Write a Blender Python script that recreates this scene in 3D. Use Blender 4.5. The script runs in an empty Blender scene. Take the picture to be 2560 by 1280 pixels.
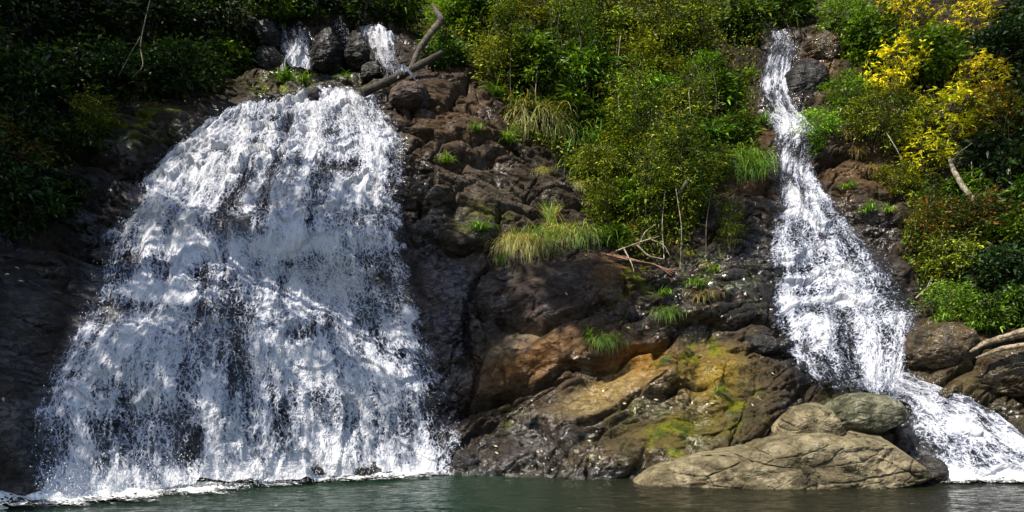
import bpy, math, random
import numpy as np
from mathutils import Vector
R = math.radians
rnd = random.Random(7)
rng = np.random.default_rng(7)
scn = bpy.context.scene

# ------------------------------------------------------------------ camera
F_PX, HV, CAMH = 1850.0, 1000.0, 1.6          # focal length in photo pixels, horizon row, eye height
cam = bpy.data.cameras.new('camera'); camo = bpy.data.objects.new('camera', cam)
scn.collection.objects.link(camo); scn.camera = camo
camo.location = (0, 0, CAMH); camo.rotation_euler = (R(90), 0, 0)
cam.sensor_width = 36; cam.lens = 36 * F_PX / 2560
cam.shift_y = (HV - 640) / 2560
cam.clip_end = 400
# ------------------------------------------------------------------ light
SUN = Vector((-0.42, -0.44, 0.80)).normalized()
SUN_EL = math.asin(SUN.z); SUN_ROT = math.atan2(SUN.x, SUN.y)
w = bpy.data.worlds.new('World'); scn.world = w; w.use_nodes = True
nt = w.node_tree; sky = nt.nodes.new('ShaderNodeTexSky'); sky.sky_type = 'NISHITA'
sky.sun_disc = False; sky.sun_elevation = SUN_EL; sky.sun_rotation = SUN_ROT
bg = nt.nodes['Background']; bg.inputs['Strength'].default_value = 0.108
nt.links.new(sky.outputs[0], bg.inputs['Color'])
sl = bpy.data.lights.new('sun', 'SUN'); sl.energy = 5.0; sl.angle = R(0.55); sl.color = (1, .93, .80)
slo = bpy.data.objects.new('sun', sl); scn.collection.objects.link(slo)
slo.rotation_euler = SUN.to_track_quat('Z', 'Y').to_euler()
scn.view_settings.view_transform = 'Standard'; scn.view_settings.look = 'None'
scn.view_settings.exposure = 0.8; scn.view_settings.gamma = 1
scn.cycles.max_bounces = 6; scn.cycles.diffuse_bounces = 3; scn.cycles.glossy_bounces = 2
scn.cycles.transmission_bounces = 3; scn.cycles.transparent_max_bounces = 12
scn.cycles.caustics_reflective = False; scn.cycles.caustics_refractive = False

# ------------------------------------------------------------------ noise
def _h(ix, iy, s):
    n = (ix.astype(np.int64) * 374761393 + iy.astype(np.int64) * 668265263 + s * 974634777) & 0xffffffff
    n = ((n ^ (n >> 13)) * 1274126177) & 0xffffffff
    n = ((n ^ (n >> 16)) * 2246822519) & 0xffffffff
    return ((n ^ (n >> 15)) & 0xffffff) / float(0xffffff)
def noise(x, y, s=0):
    ix = np.floor(x); iy = np.floor(y); fx = x - ix; fy = y - iy
    r = 0
    ux = fx*fx*fx*(fx*(fx*6-15)+10); uy = fy*fy*fy*(fy*(fy*6-15)+10)
    def g(a, b):
        th = _h(ix+a, iy+b, s) * 2*np.pi
        return np.cos(th)*(fx-a) + np.sin(th)*(fy-b)
    r = (g(0,0)*(1-ux)+g(1,0)*ux)*(1-uy) + (g(0,1)*(1-ux)+g(1,1)*ux)*uy
    return r * 1.5
def fbm(x, y, s=0, o=4, gain=.5):
    r = 0; a = 1
    for i in range(o):
        r = r + a*noise(x, y, s+i*17); x = x*2.03+3.1; y = y*2.03+1.7; a *= gain
    return r
def ridged(x, y, s=0, o=4):
    r = 0; a = 1
    for i in range(o):
        r = r + a*(1-2*np.abs(noise(x, y, s+i*13))); x = x*2.1+2.3; y = y*2.1+5.1; a *= .5
    return r
def facets(x, y, s, tilt=.5, step=.35):
    """chiselled rock: every jittered cell is a tilted plane; returns height, crack distance"""
    ix = np.floor(x); iy = np.floor(y)
    f1 = np.full(x.shape, 9.); f2 = np.full(x.shape, 9.); h = np.zeros(x.shape)
    for a in (-1, 0, 1):
        for b in (-1, 0, 1):
            cx = ix+a; cy = iy+b
            px = cx+_h(cx, cy, s); py = cy+_h(cx, cy, s+1)
            dx = x-px; dy = y-py; d = np.sqrt(dx*dx+dy*dy)
            hh = (_h(cx, cy, s+2)-.5)*2*step + ((_h(cx, cy, s+3)-.5)*dx + (_h(cx, cy, s+4)-.5)*dy)*2*tilt
            near = d < f1
            f2 = np.where(near, f1, np.minimum(f2, d)); h = np.where(near, hh, h); f1 = np.where(near, d, f1)
    return h, f2-f1
def blocks(x, y, s, tilt=.35, step=.3, pw=2.0, fall=.55, crack=.0):
    """broken rock: flat topped tilted blocks meeting in sharp V joints (continuous)"""
    ix = np.floor(x); iy = np.floor(y); best = np.full(x.shape, -9.); sec = np.full(x.shape, -9.)
    for a in (-1, 0, 1):
        for b in (-1, 0, 1):
            cx = ix+a; cy = iy+b
            dx = x-cx-_h(cx, cy, s); dy = y-cy-_h(cx, cy, s+1)
            hh = (_h(cx, cy, s+2)-.5)*2*step + ((_h(cx, cy, s+3)-.5)*dx + (_h(cx, cy, s+4)-.5)*dy)*2*tilt
            q = hh-fall*(dx*dx+dy*dy)**pw; sec = np.maximum(sec, np.minimum(q, best)); best = np.maximum(best, q)
    return best-crack*np.exp(-((best-sec)/.05)**2)
def sstep(a, b, x):
    t = np.clip((x-a)/(b-a), 0, 1); return t*t*(3-2*t)

# ------------------------------------------------------------------ cliff heightfield on a plane leaning back
TA = R(35); T_ = np.array([0, math.sin(TA), math.cos(TA)]); N_ = np.array([0, -math.cos(TA), math.sin(TA)]); Y0 = 15.5
def pix2w(u, v, Y):
    return np.stack([(u-1280)/F_PX*Y, Y+0*u, CAMH+(HV-v)/F_PX*Y], -1)
def w2pix(P):
    return 1280+P[..., 0]/P[..., 1]*F_PX, HV-(P[..., 2]-CAMH)/P[..., 1]*F_PX
def w2s(P):
    y = P[..., 1]-Y0; z = P[..., 2]
    return P[..., 0], y*T_[1]+z*T_[2], y*N_[1]+z*N_[2]
def s2w(x, t, d):
    return np.stack([x, Y0+t*T_[1]+d*N_[1], t*T_[2]+d*N_[2]], -1)
CP = [  # photo column, photo row, distance
 (-900,1330,9.2),(-350,1300,9.9),(0,1270,11),(150,1262,11.4),(300,1243,12.2),(500,1224,13.2),(800,1202,14.7),(1130,1184,16.1),(1250,1186,15.9),(1400,1188,15.7),(1600,1200,14.9),(1900,1200,14.9),(2200,1200,14.8),(2400,1203,14.6),(2560,1204,14.5),(2900,1210,14.1),(3500,1220,13.4),
 (-900,900,10.6),(-350,900,11.4),(0,1000,11.9),(0,800,12.7),(0,620,13.8),(-350,500,13.6),(120,450,15.8),(0,250,17.5),(-350,0,17.5),(-900,200,14),(200,250,18.6),(100,0,20.5),(420,60,22.5),(400,280,18.6),(500,320,18.0),(300,480,16.0),(180,640,14.8),(100,900,12.9),
 (300,1000,12.9),(320,760,14.3),(450,740,14.6),(560,930,14.1),(800,1000,15.2),(800,800,15.9),(560,740,15.2),(400,600,15.6),(560,540,16.7),(560,620,15.8),(800,600,16.8),(800,480,17.8),(560,420,17.3),(560,290,19),(750,330,18.8),(900,400,18.3),(860,230,20.2),(700,255,20.2),
 (620,205,22),(850,205,22.3),(700,185,22.9),(850,160,23.2),(960,160,23.3),(740,80,24.2),(850,75,24.4),(920,90,24.5),(620,60,24),(800,20,27),(1000,60,26),
 (980,230,20.5),(1080,200,21.5),(1000,190,22.2),(1120,300,20),(1180,420,19.2),(1300,250,21.8),(1300,420,20),(1020,480,18.2),(1080,600,17.8),(1240,600,18.2),(1230,640,17.5),(1100,700,17.3),(1050,850,16.9),(1120,1000,16.5),
 (1300,660,17.2),(1450,650,17.4),(1400,620,18.4),(1400,760,16.9),(1560,720,17.7),(1350,850,16.8),(1500,870,17),(1300,1000,16.5),(1400,1080,16),(1600,900,17),(1600,1000,16.3),(1650,1080,15.6),(1800,1100,15.5),(1850,900,16.9),(1720,760,17.9),(1640,680,18.6),
 (1500,560,19.2),(1650,600,19),(1420,440,20.6),(1600,350,22.5),(1400,200,23.8),(1700,200,24.6),(1500,0,27.5),(1800,30,28),(1850,450,21.5),(1850,620,19.3),(1850,700,18.5),(1800,300,23.2),
 (1950,110,27.5),(1940,200,26),(1935,290,24.8),(1990,340,23.8),(1980,430,22.5),(2000,540,21),(2080,640,19.7),(2080,780,18.5),(2100,880,17.8),(2150,975,17.1),(2250,985,16.8),(1940,650,19.4),(1940,800,18.1),(2000,930,17.2),
 (2040,160,26.5),(2010,230,25),(2150,330,23.6),(2100,420,22.5),(2200,550,21),(2260,650,19.7),(2280,780,18.4),(2300,900,17.2),(2320,985,16.3),(2400,880,17.2),(2500,930,16.4),(2560,900,16.8),(2450,1040,15.6),(2400,1100,15.2),(2560,1100,15),(2480,780,18.4),
 (2450,600,20.3),(2560,400,22.5),(2350,400,22.8),(2300,200,25.2),(2500,150,25.5),(2300,0,28),(2560,0,28),(2100,20,28.5),(1950,20,30),(2900,800,17.5),(2900,300,23),(2900,-200,30),(3500,700,17),(3500,0,26),
 (2000,-400,40),(1200,-400,38),(600,-400,36),(0,-400,30),(-900,-400,20),(2600,-500,42),(1000,-150,31),(400,-150,28),(1700,-150,33),
]
cp = np.array(CP, float); sx, st, sd = w2s(pix2w(cp[:, 0], cp[:, 1], cp[:, 2]))
def tps(r2): return .5*r2*np.log(r2+1e-9)
K = tps((sx[:, None]-sx)**2+(st[:, None]-st)**2)+np.eye(len(sx))*.15
A = np.zeros((len(sx)+3,)*2); A[:-3, :-3] = K; A[:-3, -3] = 1; A[:-3, -2] = sx; A[:-3, -1] = st
A[-3:, :-3] = A[:-3, -3:].T
wts = np.linalg.solve(A, np.concatenate([sd, [0, 0, 0]]))
X0, X1, TT0, TT1, DX = -19.0, 24.0, -2.6, 25.0, 0.043
gx = np.concatenate([np.linspace(X0, -10.5, 80)[:-1], np.linspace(-10.5, 13.5, 980), np.linspace(13.5, X1, 100)[1:]])
gt = np.concatenate([np.linspace(TT0, -.4, 24)[:-1], np.linspace(-.4, 13.6, 580), np.linspace(13.6, TT1, 150)[1:]])
NX = len(gx); NT = len(gt)
# evaluate the spline coarsely, then upsample
cx_ = np.linspace(X0, X1, 220); ct_ = np.linspace(TT0, TT1, 150)
CX, CT = np.meshgrid(cx_, ct_)
C = np.full(CX.shape, wts[-3])+wts[-2]*CX+wts[-1]*CT
for i in range(len(sx)): C += wts[i]*tps((CX-sx[i])**2+(CT-st[i])**2)
def bil(G, x, t, x0=X0, x1=X1, t0=TT0, t1=TT1):
    n, m = G.shape
    if (n, m) == (NT, NX): a = np.clip(np.interp(x, gx, np.arange(m)), 0, m-1.001); b = np.clip(np.interp(t, gt, np.arange(n)), 0, n-1.001)
    else: a = np.clip((x-x0)/(x1-x0)*(m-1), 0, m-1.001); b = np.clip((t-t0)/(t1-t0)*(n-1), 0, n-1.001)
    i = a.astype(int); j = b.astype(int); a = a-i; b = b-j
    return (G[j, i]*(1-a)+G[j, i+1]*a)*(1-b)+(G[j+1, i]*(1-a)+G[j+1, i+1]*a)*b
GX, GT = np.meshgrid(gx, gt)
D0 = bil(C, GX, GT)
def polymask(poly, U, V, soft=18):
    """signed soft inside test for a polygon given in photo pixels"""
    inside = np.zeros(U.shape, bool); dist = np.full(U.shape, 1e9)
    n = len(poly)
    for i in range(n):
        x1, y1 = poly[i]; x2, y2 = poly[(i+1) % n]
        c = ((y1 > V) != (y2 > V)) & (U < (x2-x1)*(V-y1)/((y2-y1) or 1e-9)+x1); inside ^= c
        dist = np.minimum(dist, segd(U, V, x1, y1, x2, y2)[0])
    return sstep(-soft, soft, np.where(inside, dist, -dist))
def segd(U, V, x1, y1, x2, y2):
    L = (x2-x1)**2+(y2-y1)**2+1e-9
    k = np.clip(((U-x1)*(x2-x1)+(V-y1)*(y2-y1))/L, 0, 1)
    dx = U-x1-k*(x2-x1); dy = V-y1-k*(y2-y1)
    side = ((x2-x1)*(V-y1)-(y2-y1)*(U-x1))
    return np.sqrt(dx*dx+dy*dy), side
PU, PV = w2pix(s2w(GX, GT, D0))
WATER_MAIN = [(520,318),(560,288),(640,262),(740,250),(800,228),(860,226),(945,236),(968,300),(1000,345),(1005,420),(985,500),(985,560),(1000,640),(1015,720),(1040,800),(1060,900),(1100,940),(1120,1010),(1135,1080),(1140,1184),(800,1202),(500,1224),(300,1244),(95,1268),(90,1100),(100,1000),(130,930),(190,830),(225,740),(230,660),(260,590),(330,520),(335,480),(400,400),(470,350)]
VEG = [  # where soil and plants cover the slope
 [(-900,-700),(3500,-700),(3500,0),(2560,0),(1990,0),(1985,50),(1960,60),(1900,60),(1885,200),(1880,330),(1800,420),(1790,480),(1760,560),(1700,640),(1600,655),(1540,640),(1460,560),(1430,450),(1350,375),(1270,330),(1230,200),(1100,185),(1050,130),(1000,100),(960,60),(830,50),(700,50),(640,60),(610,190),(500,240),(430,265),(300,262),(220,330),(200,420),(150,470),(110,560),(0,600),(-900,640)],
 [(2080,60),(2070,150),(2110,200),(2020,290),(2060,330),(2180,330),(2260,420),(2260,540),(2240,640),(2310,760),(2340,800),(2480,835),(2560,835),(3500,800),(3500,-100),(2080,-100)]]
veg = np.maximum(polymask(VEG[0], PU, PV, 22), polymask(VEG[1], PU, PV, 22))
wmain = polymask(WATER_MAIN, PU, PV, 25)
WATER_RIGHT = [(1930,80),(1915,200),(1905,270),(1950,318),(1935,380),(1950,520),(1925,600),(1932,800),(1965,880),(2010,945),(2240,1010),(2310,1208),(2700,1208),(2560,1100),(2480,1035),(2280,975),(2285,840),(2272,740),(2145,580),(2070,500),(2022,430),(2055,360),(2000,290),(1962,250),(1990,118),(1966,80)]
wmain = np.maximum(wmain, polymask(WATER_RIGHT, PU, PV, 14))
# strata directions differ: the low centre climbs to the right, the upper centre lies nearly level
def rot(a, x, y): return x*math.cos(a)+y*math.sin(a), -x*math.sin(a)+y*math.cos(a)
lowc = sstep(560, 700, PV)*sstep(1000, 1150, PU)
wx = GX+.35*fbm(GX*.35, GT*.35, 5, 2)+.03*noise(GX*4, GT*4, 6); wt = GT+.35*fbm(GX*.35+9, GT*.35, 8, 2)+.03*noise(GX*4, GT*4, 7)
def strata(ang, seed):
    a, b = rot(ang, wx, wt)
    h1 = blocks(a*.20, b*.68, seed, .75, .26, 2.0, .5, .10)
    h2 = blocks(a*.46+3, b*2.0, seed+20, .8, .24, 2.0, .5, .12)
    h3 = blocks(a*1.2+5, b*5.0, seed+40, .85, .26, 1.8, .5, .10)
    h4 = blocks(a*3.4+5, b*10.0, seed+60, .9, .3, 1.5, .5, .06)
    r = ridged(a*.5, b*2.6, seed+80, 4); brk = .35+.65*sstep(-.25, .35, noise(a*.45, b*.6, seed+90))
    return .90*h1+.34*h2+.16*h3*brk+.09*h4*brk+.035*r*(1-brk)
H = strata(R(26), 100)*lowc+strata(R(-9), 300)*(1-lowc)
H += .012*fbm(GX*5, GT*7, 50, 4)+.10*fbm(GX*.6, GT*.6, 61, 2)
# smooth massive slabs
def blob(u, v, ru, rv, ang=0, p=2.):
    a = R(-ang); x = (PU-u)*math.cos(a)+(PV-v)*math.sin(a); y = -(PU-u)*math.sin(a)+(PV-v)*math.cos(a)
    return np.exp(-(np.sqrt((x/ru)**2+(y/rv)**2)**p))
smooth = np.zeros(GX.shape); add = np.zeros(GX.shape)
for u, v, ru, rv, ang, h, sm in [
  (1410,735,150,75,8,.40,.85),(1330,880,150,55,22,.30,.75),(1230,940,90,60,25,.10,.4),(1470,830,60,50,0,.1,.5),(1600,900,55,42,10,.22,.8),(1500,1010,150,40,26,.25,.7),
  (1780,920,70,80,-40,.35,.75),(1850,990,80,60,-20,.2,.7),(1670,1080,120,42,12,.22,.55),(1300,1110,120,45,28,.2,.7),(1120,700,110,60,25,.12,.7),(1080,800,60,80,0,.05,.6),
  (1900,860,50,30,10,.25,.7),(2340,860,85,50,10,.45,.7),(2400,950,100,45,25,.25,.7),(2080,300,30,40,0,.2,.5),(60,900,90,260,0,.15,.75),(60,1100,80,120,0,.1,.7),(400,290,110,30,-14,.35,.8),(260,330,120,40,-10,.2,.6),
  (1050,235,70,35,15,.35,.6),(1150,225,90,30,15,.3,.5),(1130,330,130,30,-6,.12,.4),(330,790,110,60,0,.35,.5),(470,690,120,50,20,.25,.5),(560,760,50,60,0,.25,.4),(820,640,200,40,0,.25,.4),(830,890,120,60,0,.2,.4),(560,420,120,50,20,.2,.4),
  (2060,560,80,60,30,.2,.4),(2050,740,90,40,0,.25,.4),(2150,860,80,60,0,.1,.3),
  (1740,1010,30,60,8,-.25,.2),(1545,940,60,14,30,-.35,0),(1270,985,120,12,26,-.3,0),(1180,880,26,60,20,-.3,0)]:
    b = blob(u, v, ru, rv, ang); add += h*b; smooth = np.maximum(smooth, min(.96, sm*1.28)*blob(u, v, ru*1.1, rv*1.1, ang, 4))
H = H*(1-smooth)+smooth*(.16*blocks(GX*.5+.1*wx, GT*.9, 77, .7, .3, 2.0, .5, .12)+.05*blocks(wx*1.6, wt*3.2, 79, .8, .3, 2.0, .5, .12)+.07*fbm(GX*.7, GT*.9, 76, 3)+.02*ridged(wx*1.6, wt*2.6, 78, 4)) + add
# cracks and steps that the photograph shows, as polylines (points, half width px, depth m, step m)
for pts, wd, dep, stp in [
  ([(1000,628),(1120,634),(1240,622),(1262,650)],9,.30,.10),([(1180,778),(1250,800),(1345,838),(1385,836),(1450,800),(1560,790)],7,.30,.12),
  ([(1200,1000),(1290,985),(1400,948),(1480,905),(1560,900),(1700,850),(1820,832),(1935,810)],8,.35,.12),([(1150,1160),(1240,1060),(1400,990),(1440,965)],8,.22,-.08),
  ([(1440,1080),(1560,1030),(1640,1018),(1740,975)],6,.18,.08),([(1255,650),(1200,690),(1180,775),(1170,850),(1195,930),(1180,1020)],10,.28,.05),
  ([(1560,720),(1590,780),(1700,770),(1830,760)],9,.25,.0),([(1900,905),(1990,915),(2010,940)],12,.40,.15),([(1640,870),(1650,940),(1700,960)],8,.25,0),
  ([(1000,330),(1080,370),(1200,360),(1300,380)],8,.22,.08),([(1000,430),(1070,470),(1060,560),(1010,600)],9,.3,.1),([(960,250),(1010,285),(1120,270),(1190,215)],8,.28,.1),
  ([(1100,400),(1180,420),(1260,400),(1420,470)],7,.2,.06),([(1130,560),(1180,470),(1240,440)],6,.16,.0),([(1240,600),(1270,540),(1380,530),(1440,560)],9,.25,.08),
  ([(230,470),(330,440),(420,380),(500,340)],10,.25,.1),([(60,600),(200,590),(330,560)],12,.25,.1),([(240,735),(340,730),(440,745),(500,700)],14,.25,-.15),
  ([(2040,420),(2150,400),(2260,430)],9,.3,.1),([(2080,560),(2160,600),(2230,640)],9,.25,0),([(2010,360),(2060,440),(2100,500)],12,.3,.1),([(1790,490),(1860,500),(1940,470)],9,.25,.1),([(1800,580),(1880,560),(1940,590)],9,.22,.1),
  ([(2260,990),(2360,960),(2440,900),(2560,860)],10,.3,.1),([(2430,900),(2560,960)],14,.4,.1),([(2380,1010),(2480,1000),(2600,1040)],10,.3,.1),
  ([(620,205),(760,215),(900,215)],10,.2,-.2),([(780,150),(880,150),(960,190)],8,.25,.1),([(880,80),(900,130),(960,185)],10,.3,.15),([(1340,1090),(1420,1150),(1430,1180)],6,.15,.05)]:
    best = np.full(GX.shape, 1e9); sd_ = np.zeros(GX.shape)
    ju = PU+14*noise(GX*1.3, GT*1.3, 91)*2; jv = PV+14*noise(GX*1.3, GT*1.3, 92)*2
    for (x1, y1), (x2, y2) in zip(pts, pts[1:]):
        d, s = segd(ju, jv, x1, y1, x2, y2); m = d < best; best = np.where(m, d, best); sd_ = np.where(m, np.sign(s), sd_)
    H += -dep*np.exp(-(best/wd)**2)+stp*sd_*-1*np.exp(-(best/60)**2)
# boulder field texture of the dark upper rocks and the broken wet wall left of the right fall
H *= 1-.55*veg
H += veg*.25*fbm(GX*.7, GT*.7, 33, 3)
def net(ang, kx, ky, seed, wd, dep, thr):
    a, b = rot(R(ang), wx+.06*noise(GX*2.5, GT*2.5, seed+5), wt+.06*noise(GX*2.5, GT*2.5, seed+6)); c = facets(a*kx+seed*.37, b*ky, seed)[1]
    return -dep*np.exp(-(c/wd)**2)*sstep(thr, thr+.25, noise(GX*.6+seed, GT*.6, seed+7))
bare = 1-.8*veg
H += bare*(1-.75*smooth)*(net(34, .5, 1.3, 701, .035, .16, -.25)+net(-18, .9, 2.0, 721, .045, .10, -.2)+net(50, 1.9, 3.6, 741, .06, .055, -.15)+net(5, 4, 8, 761, .08, .025, -.2))
H = np.clip(H, -.9, 1.1)
# where the water runs the rock is worn smoother
D = D0+H
def blur(G, k):
    for ax in (0, 1):
        c = np.cumsum(np.concatenate([np.repeat(np.take(G, [0], ax), k+1, ax), G, np.repeat(np.take(G, [-1], ax), k, ax)], ax), ax)
        n = G.shape[ax]
        G = (np.take(c, np.arange(2*k+1, 2*k+1+n), ax)-np.take(c, np.arange(0, n), ax))/(2*k+1)
    return G
DB = blur(blur(D, 9), 8); DBB = blur(blur(D, 16), 14)
D = D*(1-wmain*.75)+(DB-.05)*wmain*.75
def Dat(x, t, G=None): return bil(D if G is None else G, x, t)
def raycast(u, v, G=None):
    u = np.atleast_1d(np.asarray(u, float)); v = np.atleast_1d(np.asarray(v, float))
    out = np.full(u.shape, 40.); done = np.zeros(u.shape, bool); prev = np.zeros(u.shape)
    for Y in np.arange(8, 60, .12):
        x, t, d = w2s(pix2w(u, v, Y)); gap = d-Dat(x, t, G)
        hit = (~done) & (gap < 0)
        k = np.where(prev > 0, prev/(prev-gap+1e-9), 1)
        out = np.where(hit, Y-.12*(1-k), out); done |= hit; prev = gap
        if done.all(): break
    return pix2w(u, v, out)
def normal_at(P):
    x, t, d = w2s(P); e = .3
    dx = (Dat(x+e, t, DBB)-Dat(x-e, t, DBB))/(2*e); dt = (Dat(x, t+e, DBB)-Dat(x, t-e, DBB))/(2*e)
    n = N_-dx[..., None]*np.array([1, 0, 0])-dt[..., None]*T_
    return n/np.linalg.norm(n, axis=-1, keepdims=True)

# ------------------------------------------------------------------ materials
def mat(name):
    m = bpy.data.materials.new(name); m.use_nodes = True
    t = m.node_tree; t.nodes.clear(); o = t.nodes.new('ShaderNodeOutputMaterial')
    return m, t, o
class NB:
    def __init__(s, t): s.t = t
    def n(s, ty, ins=None, **kw):
        x = s.t.nodes.new(ty)
        for k, v in kw.items(): setattr(x, k, v)
        for k, v in (ins or {}).items():
            if isinstance(v, bpy.types.NodeSocket): s.t.links.new(v, x.inputs[k])
            else: x.inputs[k].default_value = v
        return x
    def m(s, op, a, b=0.0, c=None, clamp=False):
        x = s.t.nodes.new('ShaderNodeMath'); x.operation = op; x.use_clamp = clamp
        for i, v in enumerate([a, b] + ([c] if c is not None else [])):
            if isinstance(v, bpy.types.NodeSocket): s.t.links.new(v, x.inputs[i])
            else: x.inputs[i].default_value = v
        return x.outputs[0]
    def ramp(s, f, lo, hi, a=0.0, b=1.0, smooth=True):
        x = s.t.nodes.new('ShaderNodeMapRange'); x.interpolation_type = 'SMOOTHSTEP' if smooth else 'LINEAR'
        s.t.links.new(f, x.inputs['Value'])
        for k, v in (('From Min', lo), ('From Max', hi), ('To Min', a), ('To Max', b)):
            if isinstance(v, bpy.types.NodeSocket): s.t.links.new(v, x.inputs[k])
            else: x.inputs[k].default_value = v
        return x.outputs['Result']
    def mixc(s, f, a, b, mode='MIX'):
        x = s.t.nodes.new('ShaderNodeMix'); x.data_type = 'RGBA'; x.blend_type = mode
        for i, v in ((0, f), (6, a), (7, b)):
            if isinstance(v, bpy.types.NodeSocket): s.t.links.new(v, x.inputs[i])
            else: x.inputs[i].default_value = v if i == 0 else (*v[:3], 1)
        return x.outputs[2]
def rock_material(name, use_attr=True, base=(.2, .17, .12), dark=(.06, .05, .04), wet=.0, scale=1.0):
    m, t, o = mat(name); b = NB(t)
    pos = b.n('ShaderNodeTexCoord').outputs['Object']
    n1 = b.n('ShaderNodeTexNoise', {'Vector': pos, 'Scale': 1.6*scale, 'Detail': 8, 'Roughness': .65, 'Distortion': .4}).outputs[0]
    n2 = b.n('ShaderNodeTexNoise', {'Vector': pos, 'Scale': 9*scale, 'Detail': 8, 'Roughness': .7}).outputs[0]
    n3 = b.n('ShaderNodeTexNoise', {'Vector': pos, 'Scale': 45*scale, 'Detail': 5, 'Roughness': .7}).outputs[0]
    vor = b.n('ShaderNodeTexVoronoi', {'Vector': b.n('ShaderNodeMapping', {'Vector': b.n('ShaderNodeVectorMath', {0: pos, 1: b.n('ShaderNodeVectorMath', {0: b.n('ShaderNodeTexNoise', {'Vector': pos, 'Scale': 2.5, 'Detail': 4}).outputs[1], 1: (.5,.5,.5)}, operation='MULTIPLY').outputs[0]}, operation='ADD').outputs[0], 'Rotation': (0, .45, 0), 'Scale': (1, 1.6, 2.6)}).outputs[0], 'Scale': 2.2*scale}, feature='DISTANCE_TO_EDGE').outputs[0]
    crack = b.ramp(vor, 0, .035)
    if use_attr:
        at = b.n('ShaderNodeAttribute', attribute_name='Col'); col = at.outputs['Color']
        wt_ = b.n('ShaderNodeAttribute', attribute_name='wet').outputs['Fac']
    else:
        col = b.mixc(b.ramp(n1, .35, .65), dark, base)
        g = b.n('ShaderNodeNewGeometry').outputs['Normal']
        up = b.n('ShaderNodeSeparateXYZ', {0: g}).outputs[2]
        mo = b.m('MULTIPLY', b.ramp(up, .55, .95), b.ramp(n2, .52, .62))
        col = b.mixc(b.m('MULTIPLY', mo, .6), col, (.10, .11, .02))
        v = b.n('ShaderNodeValue'); v.outputs[0].default_value = wet; wt_ = v.outputs[0]
    f = b.ramp(n2, .25, .75, .55, 1.5, False); f = b.m('MULTIPLY', f, b.ramp(n3, .3, .7, .72, 1.3, False))
    f = b.m('MULTIPLY', f, b.ramp(n1, .3, .7, .75, 1.3, False))
    gr = b.n('ShaderNodeCombineColor', {0: f, 1: f, 2: f}).outputs[0]
    col = b.mixc(1.0, col, gr, 'MULTIPLY')
    # pale lichen specks on the dry stone
    li = b.m('MULTIPLY', b.ramp(n3, .66, .74), b.m('SUBTRACT', 1, wt_, clamp=True))
    col = b.mixc(b.m('MULTIPLY', li, .2), col, (.38, .36, .28))
    wn = b.m('ADD', wt_, b.m('MULTIPLY', b.m('SUBTRACT', n1, .5), .9), clamp=True)
    rough = b.ramp(wn, .15, .65, .85, .16); rough = b.m('ADD', rough, b.m('MULTIPLY', b.m('SUBTRACT', n2, .5), .3), clamp=True)
    hgt = b.m('ADD', b.m('MULTIPLY', n2, .022), b.m('MULTIPLY', n3, .010)); hgt = b.m('ADD', hgt, b.m('MULTIPLY', n1, .015))
    for sc, k in ((3.4*scale, .5), (9*scale, .6)):     # broken planes: each cell is a small tilted facet
        q = b.n('ShaderNodeMapping', {'Vector': b.n('ShaderNodeVectorMath', {0: pos, 1: b.n('ShaderNodeVectorMath', {0: b.n('ShaderNodeTexNoise', {'Vector': pos, 'Scale': sc*1.2, 'Detail': 3}).outputs[1], 1: (.35/sc,)*3}, operation='MULTIPLY').outputs[0]}, operation='ADD').outputs[0], 'Rotation': (.2, .4, .1), 'Scale': (.75, 1.2, 1.7)}).outputs[0]
        vv = b.n('ShaderNodeTexVoronoi', {'Vector': q, 'Scale': sc})
        tilt = b.n('ShaderNodeVectorMath', {0: vv.outputs['Color'], 1: (.5, .5, .5)}, operation='SUBTRACT').outputs[0]
        dd = b.n('ShaderNodeVectorMath', {0: q, 1: vv.outputs['Position']}, operation='SUBTRACT').outputs[0]
        hgt = b.m('ADD', hgt, b.m('MULTIPLY', b.n('ShaderNodeVectorMath', {0: tilt, 1: dd}, operation='DOT_PRODUCT').outputs['Value'], k))
    hgt = b.m('ADD', hgt, b.m('MULTIPLY', crack, .014))
    bp = b.n('ShaderNodeBump', {'Strength': 1.0, 'Distance': 1.0, 'Height': hgt})
    p = b.n('ShaderNodeBsdfPrincipled', {'Base Color': col, 'Roughness': rough, 'Normal': bp.outputs[0]})
    sp = b.ramp(wn, .2, .95, .2, .65); t.links.new(sp, p.inputs['Specular IOR Level'])
    t.links.new(p.outputs[0], o.inputs[0]); return m
ROCK = rock_material('rock_face')
BOULDER = rock_material('boulder_stone', False, (.20, .165, .10), (.085, .068, .038), .3, 1.0)
BOULDER_DARK = rock_material('dark_wet_stone', False, (.036, .032, .032), (.012, .011, .011), .42, 1.0)
BOULDER_OCHRE = rock_material('ochre_stone', False, (.085, .058, .028), (.035, .025, .014), .55, 1.1)

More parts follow.
